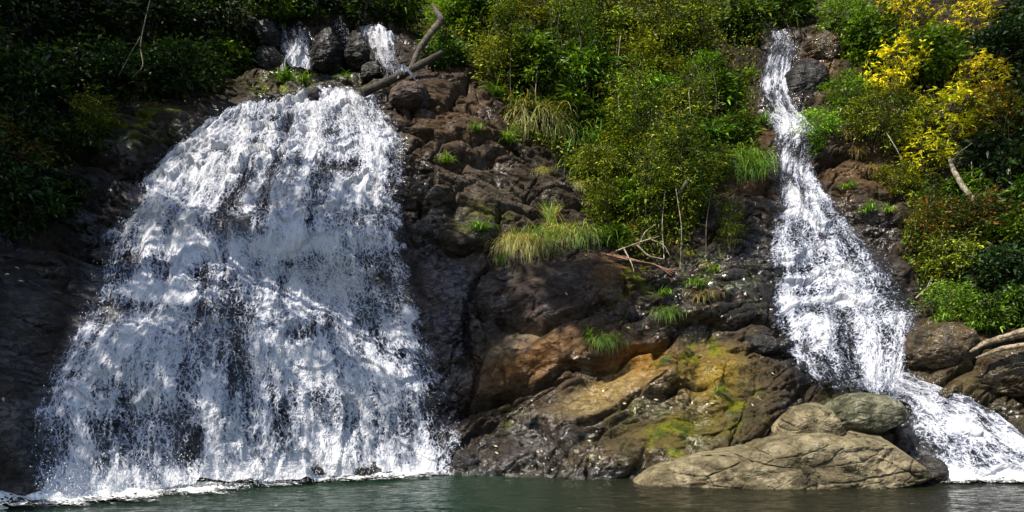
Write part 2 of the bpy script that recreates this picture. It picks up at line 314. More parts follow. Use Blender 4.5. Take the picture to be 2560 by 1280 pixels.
def link(name, me, m=None, parent=None, smooth=True):
    if m: me.materials.append(m)
    if smooth: me.polygons.foreach_set('use_smooth', [True]*len(me.polygons))
    o = bpy.data.objects.new(name, me); scn.collection.objects.link(o)
    if parent: o.parent = parent
    return o
def tag(o, label=None, cat=None, group=None, kind=None):
    if label: o['label'] = label
    if cat: o['category'] = cat
    if group: o['group'] = group
    if kind: o['kind'] = kind
    return o
def mesh_np(name, V, Fq, cols=None, attrs=None, uv=None):
    me = bpy.data.meshes.new(name); V = np.asarray(V, np.float32); Fq = np.asarray(Fq, np.int32)
    nf, k = Fq.shape
    me.vertices.add(len(V)); me.vertices.foreach_set('co', V.ravel())
    me.loops.add(nf*k); me.loops.foreach_set('vertex_index', Fq.ravel())
    me.polygons.add(nf); me.polygons.foreach_set('loop_start', np.arange(nf, dtype=np.int32)*k)
    me.polygons.foreach_set('loop_total', np.full(nf, k, np.int32))
    me.update(calc_edges=True)
    if cols is not None:
        a = me.attributes.new('Col', 'FLOAT_COLOR', 'POINT'); c = np.ones((len(V), 4), np.float32); c[:, :3] = cols
        a.data.foreach_set('color', c.ravel())
    for k_, v_ in (attrs or {}).items():
        a = me.attributes.new(k_, 'FLOAT', 'POINT'); a.data.foreach_set('value', np.asarray(v_, np.float32).ravel())
    if uv is not None:
        l = me.uv_layers.new(name='UVMap'); l.data.foreach_set('uv', np.asarray(uv, np.float32)[Fq.ravel()].ravel())
    return me
def gridfaces(n, m):
    i = np.arange(n*m).reshape(n, m)
    return np.stack([i[:-1, :-1], i[:-1, 1:], i[1:, 1:], i[1:, :-1]], -1).reshape(-1, 4)

# ------------------------------------------------------------------ cliff mesh and its stains
P = s2w(GX, GT, D); PU, PV = w2pix(P)
base = np.zeros(GX.shape+(3,)); base[:] = (.080, .062, .046)
def paint(mask, c, k=1.0):
    global base
    m = np.clip(mask*k, 0, 1)[..., None]; base = base*(1-m)+np.array(c)*m
n_a = fbm(GX*1.1, GT*1.1, 210, 5); n_b = fbm(GX*2.7, GT*2.7, 230, 4)
brk = np.clip(.75+.6*n_a, 0, 1.2)
paint(np.clip(n_b*1.2, 0, 1), (.15, .125, .10), .5)                                      # paler patches
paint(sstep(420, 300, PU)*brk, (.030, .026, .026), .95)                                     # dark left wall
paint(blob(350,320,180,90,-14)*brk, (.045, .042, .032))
wetb = sstep(60, 0, np.minimum(np.abs(PU-1010), 9e9))*0
edge = np.clip(polymask(WATER_MAIN, PU, PV, 75)*1.5, 0, 1)
paint(edge, (.030, .027, .032), .95)
er = np.clip(polymask(WATER_RIGHT, PU, PV, 45)*1.5, 0, 1); paint(er, (.026,.025,.028), .95)
paint(blob(1120,780,110,170,0)*brk, (.058, .048, .072), .9); paint(blob(1060,560,60,110,0)*brk, (.05, .044, .048), .8)
paint(blob(1090,1000,60,160,0)*brk, (.045,.038,.045), .9)
paint(blob(1120,300,170,130,10), (.115,.075,.048), .8)
paint(blob(1200,480,150,90,10)*brk, (.14,.115,.09), .8)
paint(blob(1400,740,170,85,8), (.105, .080, .072), .95); paint(blob(1530,690,60,60,0), (.14,.075,.035), .7)
paint(blob(1330,900,170,60,22), (.17,.095,.048), .85); paint(blob(1290,850,100,25,24), (.22,.18,.13), .7)
paint(blob(1600,900,75,45,10), (.20,.10,.035), .9); paint(blob(1500,990,150,45,26), (.21,.155,.075), .9)
paint(blob(1790,930,90,110,-35), (.16,.115,.035), .9); paint(blob(1700,1080,160,60,8), (.12,.10,.03), .85)
paint(blob(1330,1110,130,60,20), (.085,.075,.075), .85); paint(blob(1540,1130,140,40,8), (.10,.075,.045), .8)
paint(blob(1720,760,170,90,0)*brk, (.070,.055,.035), .8); paint(blob(1860,640,90,140,0)*brk, (.045,.038,.036), .8)
paint(blob(1870,450,100,60,0), (.12,.068,.032), .6); paint(blob(1900,330,60,50,0), (.11,.06,.03), .7)
paint(blob(1850,850,60,40,0)*brk, (.10,.075,.06), .5)
paint(blob(2160,420,130,110,0)*brk, (.13,.078,.036), .8); paint(blob(2180,600,80,110,30)*brk, (.045,.038,.035), .8)
paint(blob(2360,860,90,50,0), (.12,.085,.035), .85); paint(blob(2440,960,140,60,0)*brk, (.13,.10,.05), .8); paint(blob(2560,1020,160,70,0)*brk,(.07,.06,.03),.7)
paint(blob(2050,180,50,70,0), (.15,.085,.04), .8); paint(blob(2000,220,40,60,0), (.05,.042,.042), .8)
paint(blob(820,140,170,60,0), (.045,.042,.048), .9); paint(blob(640,205,150,35,0)*brk, (.075,.055,.022), .8); paint(blob(900,212,90,20,0), (.07,.055,.022), .7)
mossn = sstep(.05, .35, fbm(GX*1.9+7, GT*1.9, 260, 5))
moss = np.zeros(GX.shape)
for u, v, ru, rv, k in [(1690,1100,55,40,1.6),(1760,880,40,30,1.2),(1590,700,60,60,.9),(1680,900,40,25,1.3),(1880,720,70,50,.5),(1620,1040,80,30,.6),(1280,1040,30,50,.6),(700,215,90,20,1.2),(350,300,120,60,.8),(1180,560,40,40,.7),(2120,1030,90,40,1.0),(1930,300,30,20,1.0),(1750,640,60,30,1.0),(1230,530,60,40,.5),(1840,1010,60,60,.7),(1500,1130,60,30,.4),(2480,900,60,30,.5)]:
    moss = np.maximum(moss, k*blob(u, v, ru, rv))
paint(mossn*moss, (.11,.125,.012)); paint(sstep(.1,.4,n_b)*moss, (.05,.075,.010), .8)
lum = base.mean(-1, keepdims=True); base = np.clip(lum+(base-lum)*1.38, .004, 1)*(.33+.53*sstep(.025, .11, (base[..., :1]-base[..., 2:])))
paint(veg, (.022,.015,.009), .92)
paint(sstep(.35, .05, P[..., 2]), (.03,.028,.022), .8)                                 # waterline tide mark
wet = np.maximum(np.clip((edge+er)*1.2, 0, 1), .45*sstep(-.1, .5, n_b+n_a))
for u, v, ru, rv, k in [(1120,850,120,260,1.0),(60,950,120,260,.75),(820,150,180,80,1.0),(1600,1000,200,60,.75),(1700,760,180,110,.95),(1880,680,110,160,.9),(1480,1150,260,40,.95),(2160,620,100,150,.8),(2350,830,110,50,.7),(2320,980,90,60,.9),(2500,1050,160,60,.8),(1910,850,60,50,.8),(1060,500,60,140,.8),(1980,220,60,90,.8),(1400,740,150,70,.35),(1740,1060,40,100,.9),(1380,1080,120,50,.9),(250,500,140,80,.6),(1250,720,60,100,.7)]:
    wet = np.maximum(wet, k*blob(u, v, ru, rv, 0, 3))
wet = np.maximum(wet, sstep(.6, .1, P[..., 2]))
wet = np.clip(wet*(.95+.5*n_a), 0, 1)*(1-veg)
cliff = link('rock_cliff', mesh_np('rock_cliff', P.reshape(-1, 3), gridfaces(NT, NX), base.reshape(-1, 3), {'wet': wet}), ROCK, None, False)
tag(cliff, 'dark brown layered rock cliff behind the pool with moss and ochre stains', 'cliff', kind='structure')

# ------------------------------------------------------------------ running water
def water_material():
    m, t, o = mat('falling_water'); b = NB(t)
    uv = b.n('ShaderNodeUVMap', uv_map='UVMap').outputs[0]
    den = b.n('ShaderNodeAttribute', attribute_name='dens').outputs['Fac']
    seedv = b.n('ShaderNodeObjectInfo').outputs['Random']
    off = b.n('ShaderNodeVectorMath', {0: uv, 1: b.n('ShaderNodeCombineXYZ', {0: b.m('MULTIPLY', seedv, 90), 1: 0.0, 2: 0.0}).outputs[0]}, operation='ADD').outputs[0]
    wv = b.n('ShaderNodeTexNoise', {'Vector': off, 'Scale': 4.5, 'Detail': 4, 'Roughness': .6}).outputs[1]
    wv = b.n('ShaderNodeVectorMath', {0: wv, 1: (.5, .5, .5)}, operation='SUBTRACT').outputs[0]
    wv = b.n('ShaderNodeVectorMath', {0: wv, 'Scale': .20}, operation='SCALE').outputs[0]
    wp = b.n('ShaderNodeVectorMath', {0: off, 1: wv}, operation='ADD').outputs[0]
    def mp(sc): return b.n('ShaderNodeMapping', {'Vector': wp, 'Scale': sc}).outputs[0]
    big = b.n('ShaderNodeTexNoise', {'Vector': mp((1.3, .55, 1)), 'Scale': 1.0, 'Detail': 4, 'Roughness': .55}).outputs[0]
    mid = b.n('ShaderNodeTexNoise', {'Vector': mp((8, 2.6, 1)), 'Scale': 1.0, 'Detail': 6, 'Roughness': .68}).outputs[0]
    v1 = b.n('ShaderNodeTexVoronoi', {'Vector': mp((14, 7.0, 1)), 'Scale': 1.0}, feature='DISTANCE_TO_EDGE').outputs[0]
    v2 = b.n('ShaderNodeTexVoronoi', {'Vector': mp((32, 17, 1)), 'Scale': 1.0}, feature='DISTANCE_TO_EDGE').outputs[0]
    w1 = b.ramp(v1, 0, .22, 1, 0); w2 = b.ramp(v2, 0, .25, 1, 0)
    fine = b.n('ShaderNodeTexNoise', {'Vector': mp((44, 17, 1)), 'Scale': 1.0, 'Detail': 3, 'Roughness': .6}).outputs[0]
    rd = b.m('SUBTRACT', 1, b.m('ABSOLUTE', b.m('MULTIPLY', b.m('SUBTRACT', mid, .5), 6)), clamp=True)
    s = b.m('ADD', b.m('MULTIPLY', w1, .34), b.m('MULTIPLY', w2, .28))
    s = b.m('ADD', s, b.m('MULTIPLY', rd, .22)); s = b.m('ADD', s, b.m('MULTIPLY', b.m('SUBTRACT', big, .5), .9))
    s = b.m('ADD', s, b.m('MULTIPLY', b.m('SUBTRACT', mid, .5), .7)); s = b.m('ADD', s, b.m('MULTIPLY', b.m('SUBTRACT', fine, .5), 1.1))
    str_ = b.n('ShaderNodeTexNoise', {'Vector': mp((24, 2.2, 1)), 'Scale': 1.0, 'Detail': 3, 'Roughness': .6}).outputs[0]
    s = b.m('ADD', s, b.m('MULTIPLY', b.m('SUBTRACT', str_, .5), 1.2))
    s = b.m('ADD', s, b.m('SUBTRACT', den, .5))
    alpha = b.ramp(s, .0, .60)
    vs = b.n('ShaderNodeTexNoise', {'Vector': mp((9, 1.2, 1)), 'Scale': 1.0, 'Detail': 5, 'Roughness': .6}).outputs[0]
    veil = b.m('MULTIPLY', b.ramp(b.m('ADD', vs, b.m('MULTIPLY', b.m('SUBTRACT', den, .5), .5)), .36, .70), .5)
    alpha = b.m('MAXIMUM', alpha, veil)
    alpha = b.m('MULTIPLY', alpha, b.ramp(den, -.55, -.15))
    white = b.ramp(s, .15, 1.0)
    col = b.mixc(white, (.34, .38, .50), (.83, .83, .88))
    hgt = b.m('ADD', b.m('MULTIPLY', s, .09), b.m('MULTIPLY', fine, .02))
    bp = b.n('ShaderNodeBump', {'Strength': .6, 'Distance': 1.0, 'Height': hgt}).outputs[0]
    p = b.n('ShaderNodeBsdfPrincipled', {'Base Color': col, 'Roughness': .35, 'Normal': bp})
    tr = b.n('ShaderNodeBsdfTranslucent', {'Color': col, 'Normal': bp}).outputs[0]
    mx = b.n('ShaderNodeMixShader', {0: .22, 1: p.outputs[0], 2: tr}).outputs[0]
    tp = b.n('ShaderNodeBsdfTransparent').outputs[0]
    fin = b.n('ShaderNodeMixShader', {0: alpha, 1: tp, 2: mx})
    t.links.new(fin.outputs[0], o.inputs[0]); return m
WATERM = water_material()
def resample(pts, n):
    p = np.array(pts, float); s = np.concatenate([[0], np.cumsum(np.linalg.norm(np.diff(p, axis=0), axis=1))]); s /= s[-1]
    q = np.linspace(0, 1, n); return np.stack([np.interp(q, s, p[:, 0]), np.interp(q, s, p[:, 1])], -1)
def smooth1(p, k):
    for _ in range(k): p[1:-1] = (p[:-2]+2*p[1:-1]+p[2:])/4
    return p
SPRAY = []
def coons(L, Rr, Tt, B, n, m):
    L = smooth1(resample(L, n), 2); Rr = smooth1(resample(Rr, n), 2); Tt = resample(Tt, m); B = resample(B, m)
    r = np.linspace(0, 1, n)[:, None, None]; s = np.linspace(0, 1, m)[None, :, None]
    return (1-s)*L[:, None]+s*Rr[:, None]+(1-r)*Tt[None]+r*B[None]-((1-r)*(1-s)*Tt[0]+(1-r)*s*Tt[-1]+r*(1-s)*B[0]+r*s*B[-1])
def upsample(G, n, m):
    a = np.linspace(0, G.shape[0]-1, n); b = np.linspace(0, G.shape[1]-1, m)
    i = np.clip(a.astype(int), 0, G.shape[0]-2); j = np.clip(b.astype(int), 0, G.shape[1]-2); a = (a-i)[:, None]; b = (b-j)[None]
    return (G[i][:, j]*(1-b)+G[i][:, j+1]*b)*(1-a)+(G[i+1][:, j]*(1-b)+G[i+1][:, j+1]*b)*a
def fall(label, L, Rr, Tt, B, n, m, blobs=(), off=.10, base_d=.55, soft=.05, seed=0, topfade=.02, rag=.035, nfl=600, ledge=(1.15, .20), holes=6, bfade=0.0):
    cn, cm = max(12, n//8), max(8, m//8)
    c = coons(L, Rr, Tt, B, cn, cm)
    Pc = raycast(c[..., 0].ravel(), c[..., 1].ravel(), DB).reshape(cn, cm, 3)
    for _ in range(2):
        Pc[1:-1] = (Pc[:-2]+2*Pc[1:-1]+Pc[2:])/4; 
    xs, ts, _d = w2s(Pc)
    X = upsample(xs, n, m); Tm = upsample(ts, n, m)
    s = np.linspace(0, 1, m)[None]+0*X; r = np.linspace(0, 1, n)[:, None]+0*X
    width = np.linalg.norm(Pc[:, -1]-Pc[:, 0], axis=1).mean()
    ln = np.concatenate([[0], np.cumsum(np.linalg.norm(np.diff(Pc[:, cm//2], axis=0), axis=1))])
    UVx = s*width*1.0; UVy = np.interp(r, np.linspace(0, 1, cn), ln)
    # ragged borders
    lo = rag*(fbm(UVy*1.4, UVx*0+seed, seed+3, 4)); hi = rag*(fbm(UVy*1.4, UVx*0+seed+5, seed+9, 4))
    ed = np.minimum(s-soft*.5-lo, 1-s-soft*.5-hi)/soft
    fade = np.clip(ed, -1, 1)
    q = fbm(UVx*1.6, UVy*.5, seed+21, 3)
    dsm = np.maximum(Dat(X, Tm, DBB), Dat(X, Tm, DB)*.6+Dat(X, Tm, DBB)*.4)
    bulge = np.sin(np.clip(s, 0, 1)*np.pi)**.4
    d = dsm+off*bulge*(1+.8*q)-.05+.075*ridged(UVx*1.5, UVy*.55, seed+31, 4)*bulge+.035*fbm(UVx*7, UVy*3.2, seed+41, 3)
    ph = UVy/ledge[0]+1.1*fbm(UVx*.45, UVy*.25, seed+51, 3)+.25*noise(UVx*2.2, UVy*.4, seed+52); fr = ph-np.floor(ph)
    lk = _h(np.floor(ph), np.floor(ph)*0, seed+3)*sstep(-.35, .25, noise(UVx*.7, ph*.6, seed+53)+.1)
    d = d+ledge[1]*lk*(fr**2.2-.3)*bulge
    W = s2w(X, Tm, d)
    U, V = w2pix(W)
    stk = fbm(UVx*2.6, UVy*.22, seed+61, 3)
    den = base_d+.20*q+.40*stk+lk*(.34*np.exp(-(fr/.16)**2)+.30*sstep(.82, 1, fr)-.26*np.exp(-((fr-.42)/.2)**2))
    gg = np.random.default_rng(seed+7)
    for _ in range(int(holes)):
        ii = gg.integers(0, n), gg.integers(0, m); sc_ = gg.uniform(.5, 1.5)
        den = den-gg.uniform(.15, .5)*np.exp(-((U-U[ii])/(16*sc_*gg.uniform(.6, 1.8)))**2-((V-V[ii])/(26*sc_))**2)
    for bu, bv, ru, rv, k in blobs: den = den+k*np.exp(-((U-bu)/ru)**2-((V-bv)/rv)**2)
    den = np.clip(den, .05, 1.3)
    den = np.where(fade < 1, den-(1-fade)*.55, den)
    den = den-1.2*sstep(topfade, 0, r)
    if bfade: den = den-.5*sstep(1-bfade, 1, r)
    o = link('waterfall', mesh_np('waterfall', W.reshape(-1, 3), gridfaces(n, m), None, {'dens': den}, np.stack([UVx.ravel(), -UVy.ravel()], -1)), WATERM)
    tag(o, label, 'waterfall', kind='structure')
    # airborne flecks torn from this sheet
    g = np.random.default_rng(seed); k = int(nfl)
    i = g.integers(2, n-2, k); j = g.integers(0, m, k); keep = (den[i, j] > g.uniform(0, .9, k))
    keep |= (np.abs(fade[i, j]) < .8) & (g.random(k) < .5); i = i[keep]; j = j[keep]; nn = normal_at(W[i, j])
    c = W[i, j]+nn*(.01+np.abs(g.normal(0, .05, len(i))))[:, None]+g.normal(0, .03, (len(i), 3)); SPRAY.append(c); return o, W, fade
mainfall = fall('broad white waterfall fanning down the rock into the green pool on the left',
  [(505,325),(470,352),(400,400),(335,470),(325,520),(255,590),(228,660),(222,740),(185,830),(125,930),(86,1000),(74,1100),(74,1200),(80,1275)],
  [(954,234),(980,290),(1016,345),(1022,420),(1008,500),(1008,560),(1020,640),(1038,720),(1064,800),(1084,880),(1130,935),(1152,1010),(1166,1080),(1176,1188)],
  [(505,325),(560,288),(640,262),(740,250),(800,228),(860,224),(954,234)], [(80,1275),(300,1248),(500,1228),(800,1205),(1176,1188)], 640, 460,
  [(575,530,50,60,-.55),(640,460,60,25,-.2),(800,400,60,40,-.25),(860,415,40,14,-.3),(590,925,30,70,-.55),(560,740,60,80,-.42),(620,790,40,70,-.3),(370,765,80,22,-.4),(330,650,50,25,-.5),(430,1080,35,90,-.3),(260,1120,30,70,-.35),(160,1080,22,80,-.3),(340,1150,40,60,-.3),(480,1130,30,80,-.35),(780,820,70,25,-.35),(920,800,30,60,-.3),(850,1030,20,70,-.35),(700,1020,35,70,-.25),(1000,1090,40,50,-.2),(250,770,60,30,-.2),
   (700,345,300,50,.06),(640,620,160,22,.4),(420,740,160,16,.5),(360,715,90,14,.4),(470,620,70,40,.35),(760,600,110,30,.35),(720,880,60,50,.4),(860,250,80,20,.15),(900,950,90,25,.25),(850,1130,260,40,.22),(180,990,40,30,.35),(700,1190,520,30,.7),(220,1240,160,34,.6),(560,300,60,20,-.2),(720,290,60,18,-.25),(640,350,70,14,-.25),(820,330,60,16,-.2),(290,400,40,30,.1),(780,740,70,60,.3),(450,500,70,80,.1)], off=.17, base_d=.61, seed=11, nfl=4500, holes=60)
rightfall = fall('tall narrow white waterfall on the right widening towards the ochre rocks',
  [(1918,80),(1938,115),(1903,148),(1895,200),(1895,270),(1940,318),(1925,380),(1935,450),(1940,520),(1915,600),(1920,700),(1922,800),(1955,880),(2000,945),(2100,992)],
  [(1966,80),(2000,118),(1980,170),(1972,250),(2010,290),(2065,360),(2032,430),(2080,500),(2155,580),(2225,660),(2282,740),(2295,840),(2275,920),(2250,1000)],
  [(1918,80),(1966,80)], [(2100,992),(2200,1002),(2250,1000)], 620, 190,
  [(2130,650,60,40,-.25),(2060,740,40,30,-.15),(2030,760,40,20,-.2),(2110,860,25,60,-.45),(2060,930,30,30,-.4),(2150,800,60,60,-.22),(2140,930,18,40,-.35),(2240,700,30,50,-.2),
   (1960,200,60,120,.28),(1985,310,50,30,.3),(2000,430,40,40,.15),(2060,748,110,10,.6),(2200,930,50,50,.45),(2010,560,30,30,-.15)], off=.16, base_d=.53, seed=47, soft=.08, rag=.05, nfl=1800, holes=60, bfade=.05)
cascade = fall('low foaming cascade sliding to the right past the pale boulder into the pool',
  [(2110,955),(2235,1015),(2280,1060),(2298,1110),(2310,1160),(2315,1208)],
  [(2262,930),(2385,985),(2480,1035),(2570,1095),(2650,1150),(2770,1208)],
  [(2110,955),(2262,930)], [(2315,1208),(2770,1208)], 260, 240,
  [(2400,1090,30,25,-.3),(2460,1140,30,40,-.4),(2350,1170,20,15,-.4),(2530,1150,30,40,-.25),(2350,1060,60,30,.25),(2420,1195,200,14,.6),(2540,1100,60,30,.2)], off=.12, base_d=.52, seed=83, soft=.08, rag=.05)
fall('forked white upper fall pouring off the dark ledge at top left',
  [(678,56),(694,95),(706,140),(702,175),(690,196)], [(776,68),(782,100),(786,140),(784,175),(788,196)], [(678,56),(712,66),(730,92),(748,70),(776,68)], [(690,196),(788,196)], 160, 80, [(730,80,16,14,-.7),(740,130,30,30,.4),(740,180,30,20,.2)], off=.36, base_d=.66, seed=101, soft=.14, rag=.06)
fall('small thin veil of water between the two upper falls',
  [(833,66),(840,90),(855,112),(872,130)], [(866,70),(872,95),(882,115),(886,132)], [(833,66),(866,70)], [(872,130),(886,132)], 80, 40, [(850,80,20,20,.1)], off=.3, base_d=.5, seed=131, soft=.2, rag=.08)
fall('slanting white upper fall running down beside the leaning dead trunk',
  [(890,80),(910,125),(945,165),(962,200),(955,242)], [(1000,102),(1004,140),(1006,170),(1022,195),(1046,213)], [(890,80),(940,88),(1000,102)], [(955,242),(1046,213)], 170, 90, [(945,150,30,40,.4),(975,120,20,20,-.3)], off=.34, base_d=.66, seed=151, soft=.14, rag=.06)
fall('little side trickle over the dark ledge right of the broad fall',
  [(980,350),(988,400),(980,450)], [(1004,348),(1006,400),(1000,450)], [(980,350),(1004,348)], [(980,450),(1000,450)], 60, 30, [], off=.05, base_d=.3, seed=171, soft=.25, rag=.08)

# ------------------------------------------------------------------ pool
def pool_material():
    m, t, o = mat('pool_water'); b = NB(t)
    pos = b.n('ShaderNodeTexCoord').outputs['Object']
    mp = b.n('ShaderNodeMapping', {'Vector': pos, 'Scale': (1, 2.2, 1)}).outputs[0]
    a = b.n('ShaderNodeTexNoise', {'Vector': mp, 'Scale': 2.2, 'Detail': 5, 'Roughness': .6, 'Distortion': .5}).outputs[0]
    c = b.n('ShaderNodeTexNoise', {'Vector': mp, 'Scale': 9, 'Detail': 4, 'Roughness': .6}).outputs[0]
    h = b.m('ADD', b.m('MULTIPLY', a, .26), b.m('MULTIPLY', c, .08))
    bp = b.n('ShaderNodeBump', {'Strength': .8, 'Distance': 1.0, 'Height': h}).outputs[0]
    x = b.n('ShaderNodeSeparateXYZ', {0: pos}).outputs[0]
    k = b.ramp(b.m('ADD', x, b.m('MULTIPLY', a, 3)), .2, 4.2)
    col = b.mixc(k, (.003, .019, .006), (.011, .011, .004))
    col = b.mixc(b.ramp(x, -8, -2.5), (.006, .016, .012), col)
    p = b.n('ShaderNodeBsdfPrincipled', {'Base Color': col, 'Roughness': .07, 'IOR': 1.33, 'Normal': bp})
    t.links.new(p.outputs[0], o.inputs[0]); return m
n, m_ = 420, 520
qx = np.linspace(-26, 28, m_); qy = np.concatenate([np.linspace(-14, 8, 60), np.linspace(8.05, 20, n-60)])
QX, QY = np.meshgrid(qx, qy)
QZ = .012*fbm(QX*1.7, QY*3.4, 400, 4)+.02*fbm(QX*.5, QY*.9, 410, 2)
pool = link('pool_water', mesh_np('pool_water', np.stack([QX, QY, QZ], -1).reshape(-1, 3), gridfaces(n, m_)), pool_material())
tag(pool, 'dark green rippled plunge pool at the foot of the falls', 'pool', kind='structure')

def foam_material():
    m, t, o = mat('white_foam'); b = NB(t)
    pos = b.n('ShaderNodeTexCoord').outputs['Object']
    den = b.n('ShaderNodeAttribute', attribute_name='dens').outputs['Fac']
    mp = b.n('ShaderNodeMapping', {'Vector': pos, 'Scale': (1, 1.8, 1)}).outputs[0]
    a = b.n('ShaderNodeTexNoise', {'Vector': mp, 'Scale': 5, 'Detail': 6, 'Roughness': .65, 'Distortion': .8}).outputs[0]
    v = b.n('ShaderNodeTexVoronoi', {'Vector': mp, 'Scale': 12}, feature='DISTANCE_TO_EDGE').outputs[0]
    s = b.m('ADD', b.m('ADD', den, b.m('MULTIPLY', b.m('SUBTRACT', a, .5), 1.6)), b.ramp(v, 0, .3, .2, -.1))
    al = b.ramp(s, .35, .7)
    bp = b.n('ShaderNodeBump', {'Strength': .8, 'Distance': 1.0, 'Height': b.m('MULTIPLY', s, .06)}).outputs[0]
    p = b.n('ShaderNodeBsdfPrincipled', {'Base Color': (.86, .88, .88, 1), 'Roughness': .5, 'Normal': bp})
    fin = b.n('ShaderNodeMixShader', {0: al, 1: b.n('ShaderNodeBsdfTransparent').outputs[0], 2: p.outputs[0]})
    t.links.new(fin.outputs[0], o.inputs[0]); return m
FOAM = foam_material()
def foam_strip(pts, inner, outer, label, seed):
    """pts: waterline in photo pixels; froth lies on the water between the rock and 'outer' metres out"""
    p = resample(pts, 420); Y = CAMH*F_PX/(p[:, 1]-HV); x = (p[:, 0]-1280)/F_PX*Y
    k = 60; s = np.linspace(0, 1, k)[None]
    tx = np.gradient(x); ty = np.gradient(Y); l = np.hypot(tx, ty); nx, ny = ty/l, -tx/l
    nx = smooth1(nx, 60); ny = smooth1(ny, 60)
    wid = outer*(1+.7*fbm(x*1.1, Y*1.1, seed, 3))
    d = -inner+(inner+wid)[:, None]*s
    FX = x[:, None]+nx[:, None]*d; FY = Y[:, None]+ny[:, None]*d
    e = np.minimum(1, np.minimum(np.arange(420), np.arange(420)[::-1])/40)[:, None]
    h = (1-s)**1.2*(.24+.14*fbm(FX*2.5, FY*2.5, seed+3, 3))+.03+.05*fbm(FX*6, FY*9, seed+4, 3)*(1-s)
    den = (1.25-1.25*s**1.4)*e+0*FX
    o = link('foam', mesh_np('foam', np.stack([FX, FY, np.maximum(h, .022)], -1).reshape(-1, 3), gridfaces(420, k), None, {'dens': den}), FOAM)
    tag(o, label, 'foam', kind='stuff')
foam_strip([(40,1290),(110,1268),(300,1247),(500,1226),(700,1208),(900,1196),(1150,1184),(1175,1183)], 1.0, .85, 'white froth along the pool edge under the broad waterfall', 500)
foam_strip([(2300,1206),(2380,1206),(2480,1206),(2600,1207),(2760,1208)], .5, .5, 'white froth where the right cascade meets the pool', 520)
SPRAY = np.concatenate(SPRAY)
g = np.random.default_rng(5); ex = []
for (u0, v0, u1, v1, k) in [(110,1262,1150,1178,3600),(2330,1200,2700,1200,700)]:
    q = g.random(k); u = u0+(u1-u0)*q; v = v0+(v1-v0)*q; Y = CAMH*F_PX/(v-HV)
    c = pix2w(u, v, Y-.1); c += g.normal(0, .12, c.shape)*np.array([1, 1.6, 0]); c[:, 2] = .03+np.abs(g.normal(0, .28, k)); ex.append(c)
SPRAY = np.concatenate([SPRAY]+ex); k = len(SPRAY)
sz = g.uniform(.003, .009, k)[:, None]; tv = np.array([[1,0,-.7],[-.6,.9,-.7],[-.6,-.9,-.7],[0,0,1.6]])
V = SPRAY[:, None]+(tv[None]*sz[:, None])*g.uniform(.7, 1.6, (k, 1, 3)); i = np.arange(k)[:, None]*4
Fq = (i[:, :, None]+np.array([[0,2,1],[0,1,3],[1,2,3],[2,0,3]])[None]).reshape(-1, 3)
sm, st_, so = mat('spray_droplets'); b = NB(st_); st_.links.new(b.n('ShaderNodeBsdfPrincipled', {'Base Color': (.93,.94,.96,1), 'Roughness': .4}).outputs[0], so.inputs[0])
tag(link('spray', mesh_np('spray', V.reshape(-1, 3), Fq), sm), 'white droplets flying off the falling water', 'spray', kind='stuff')
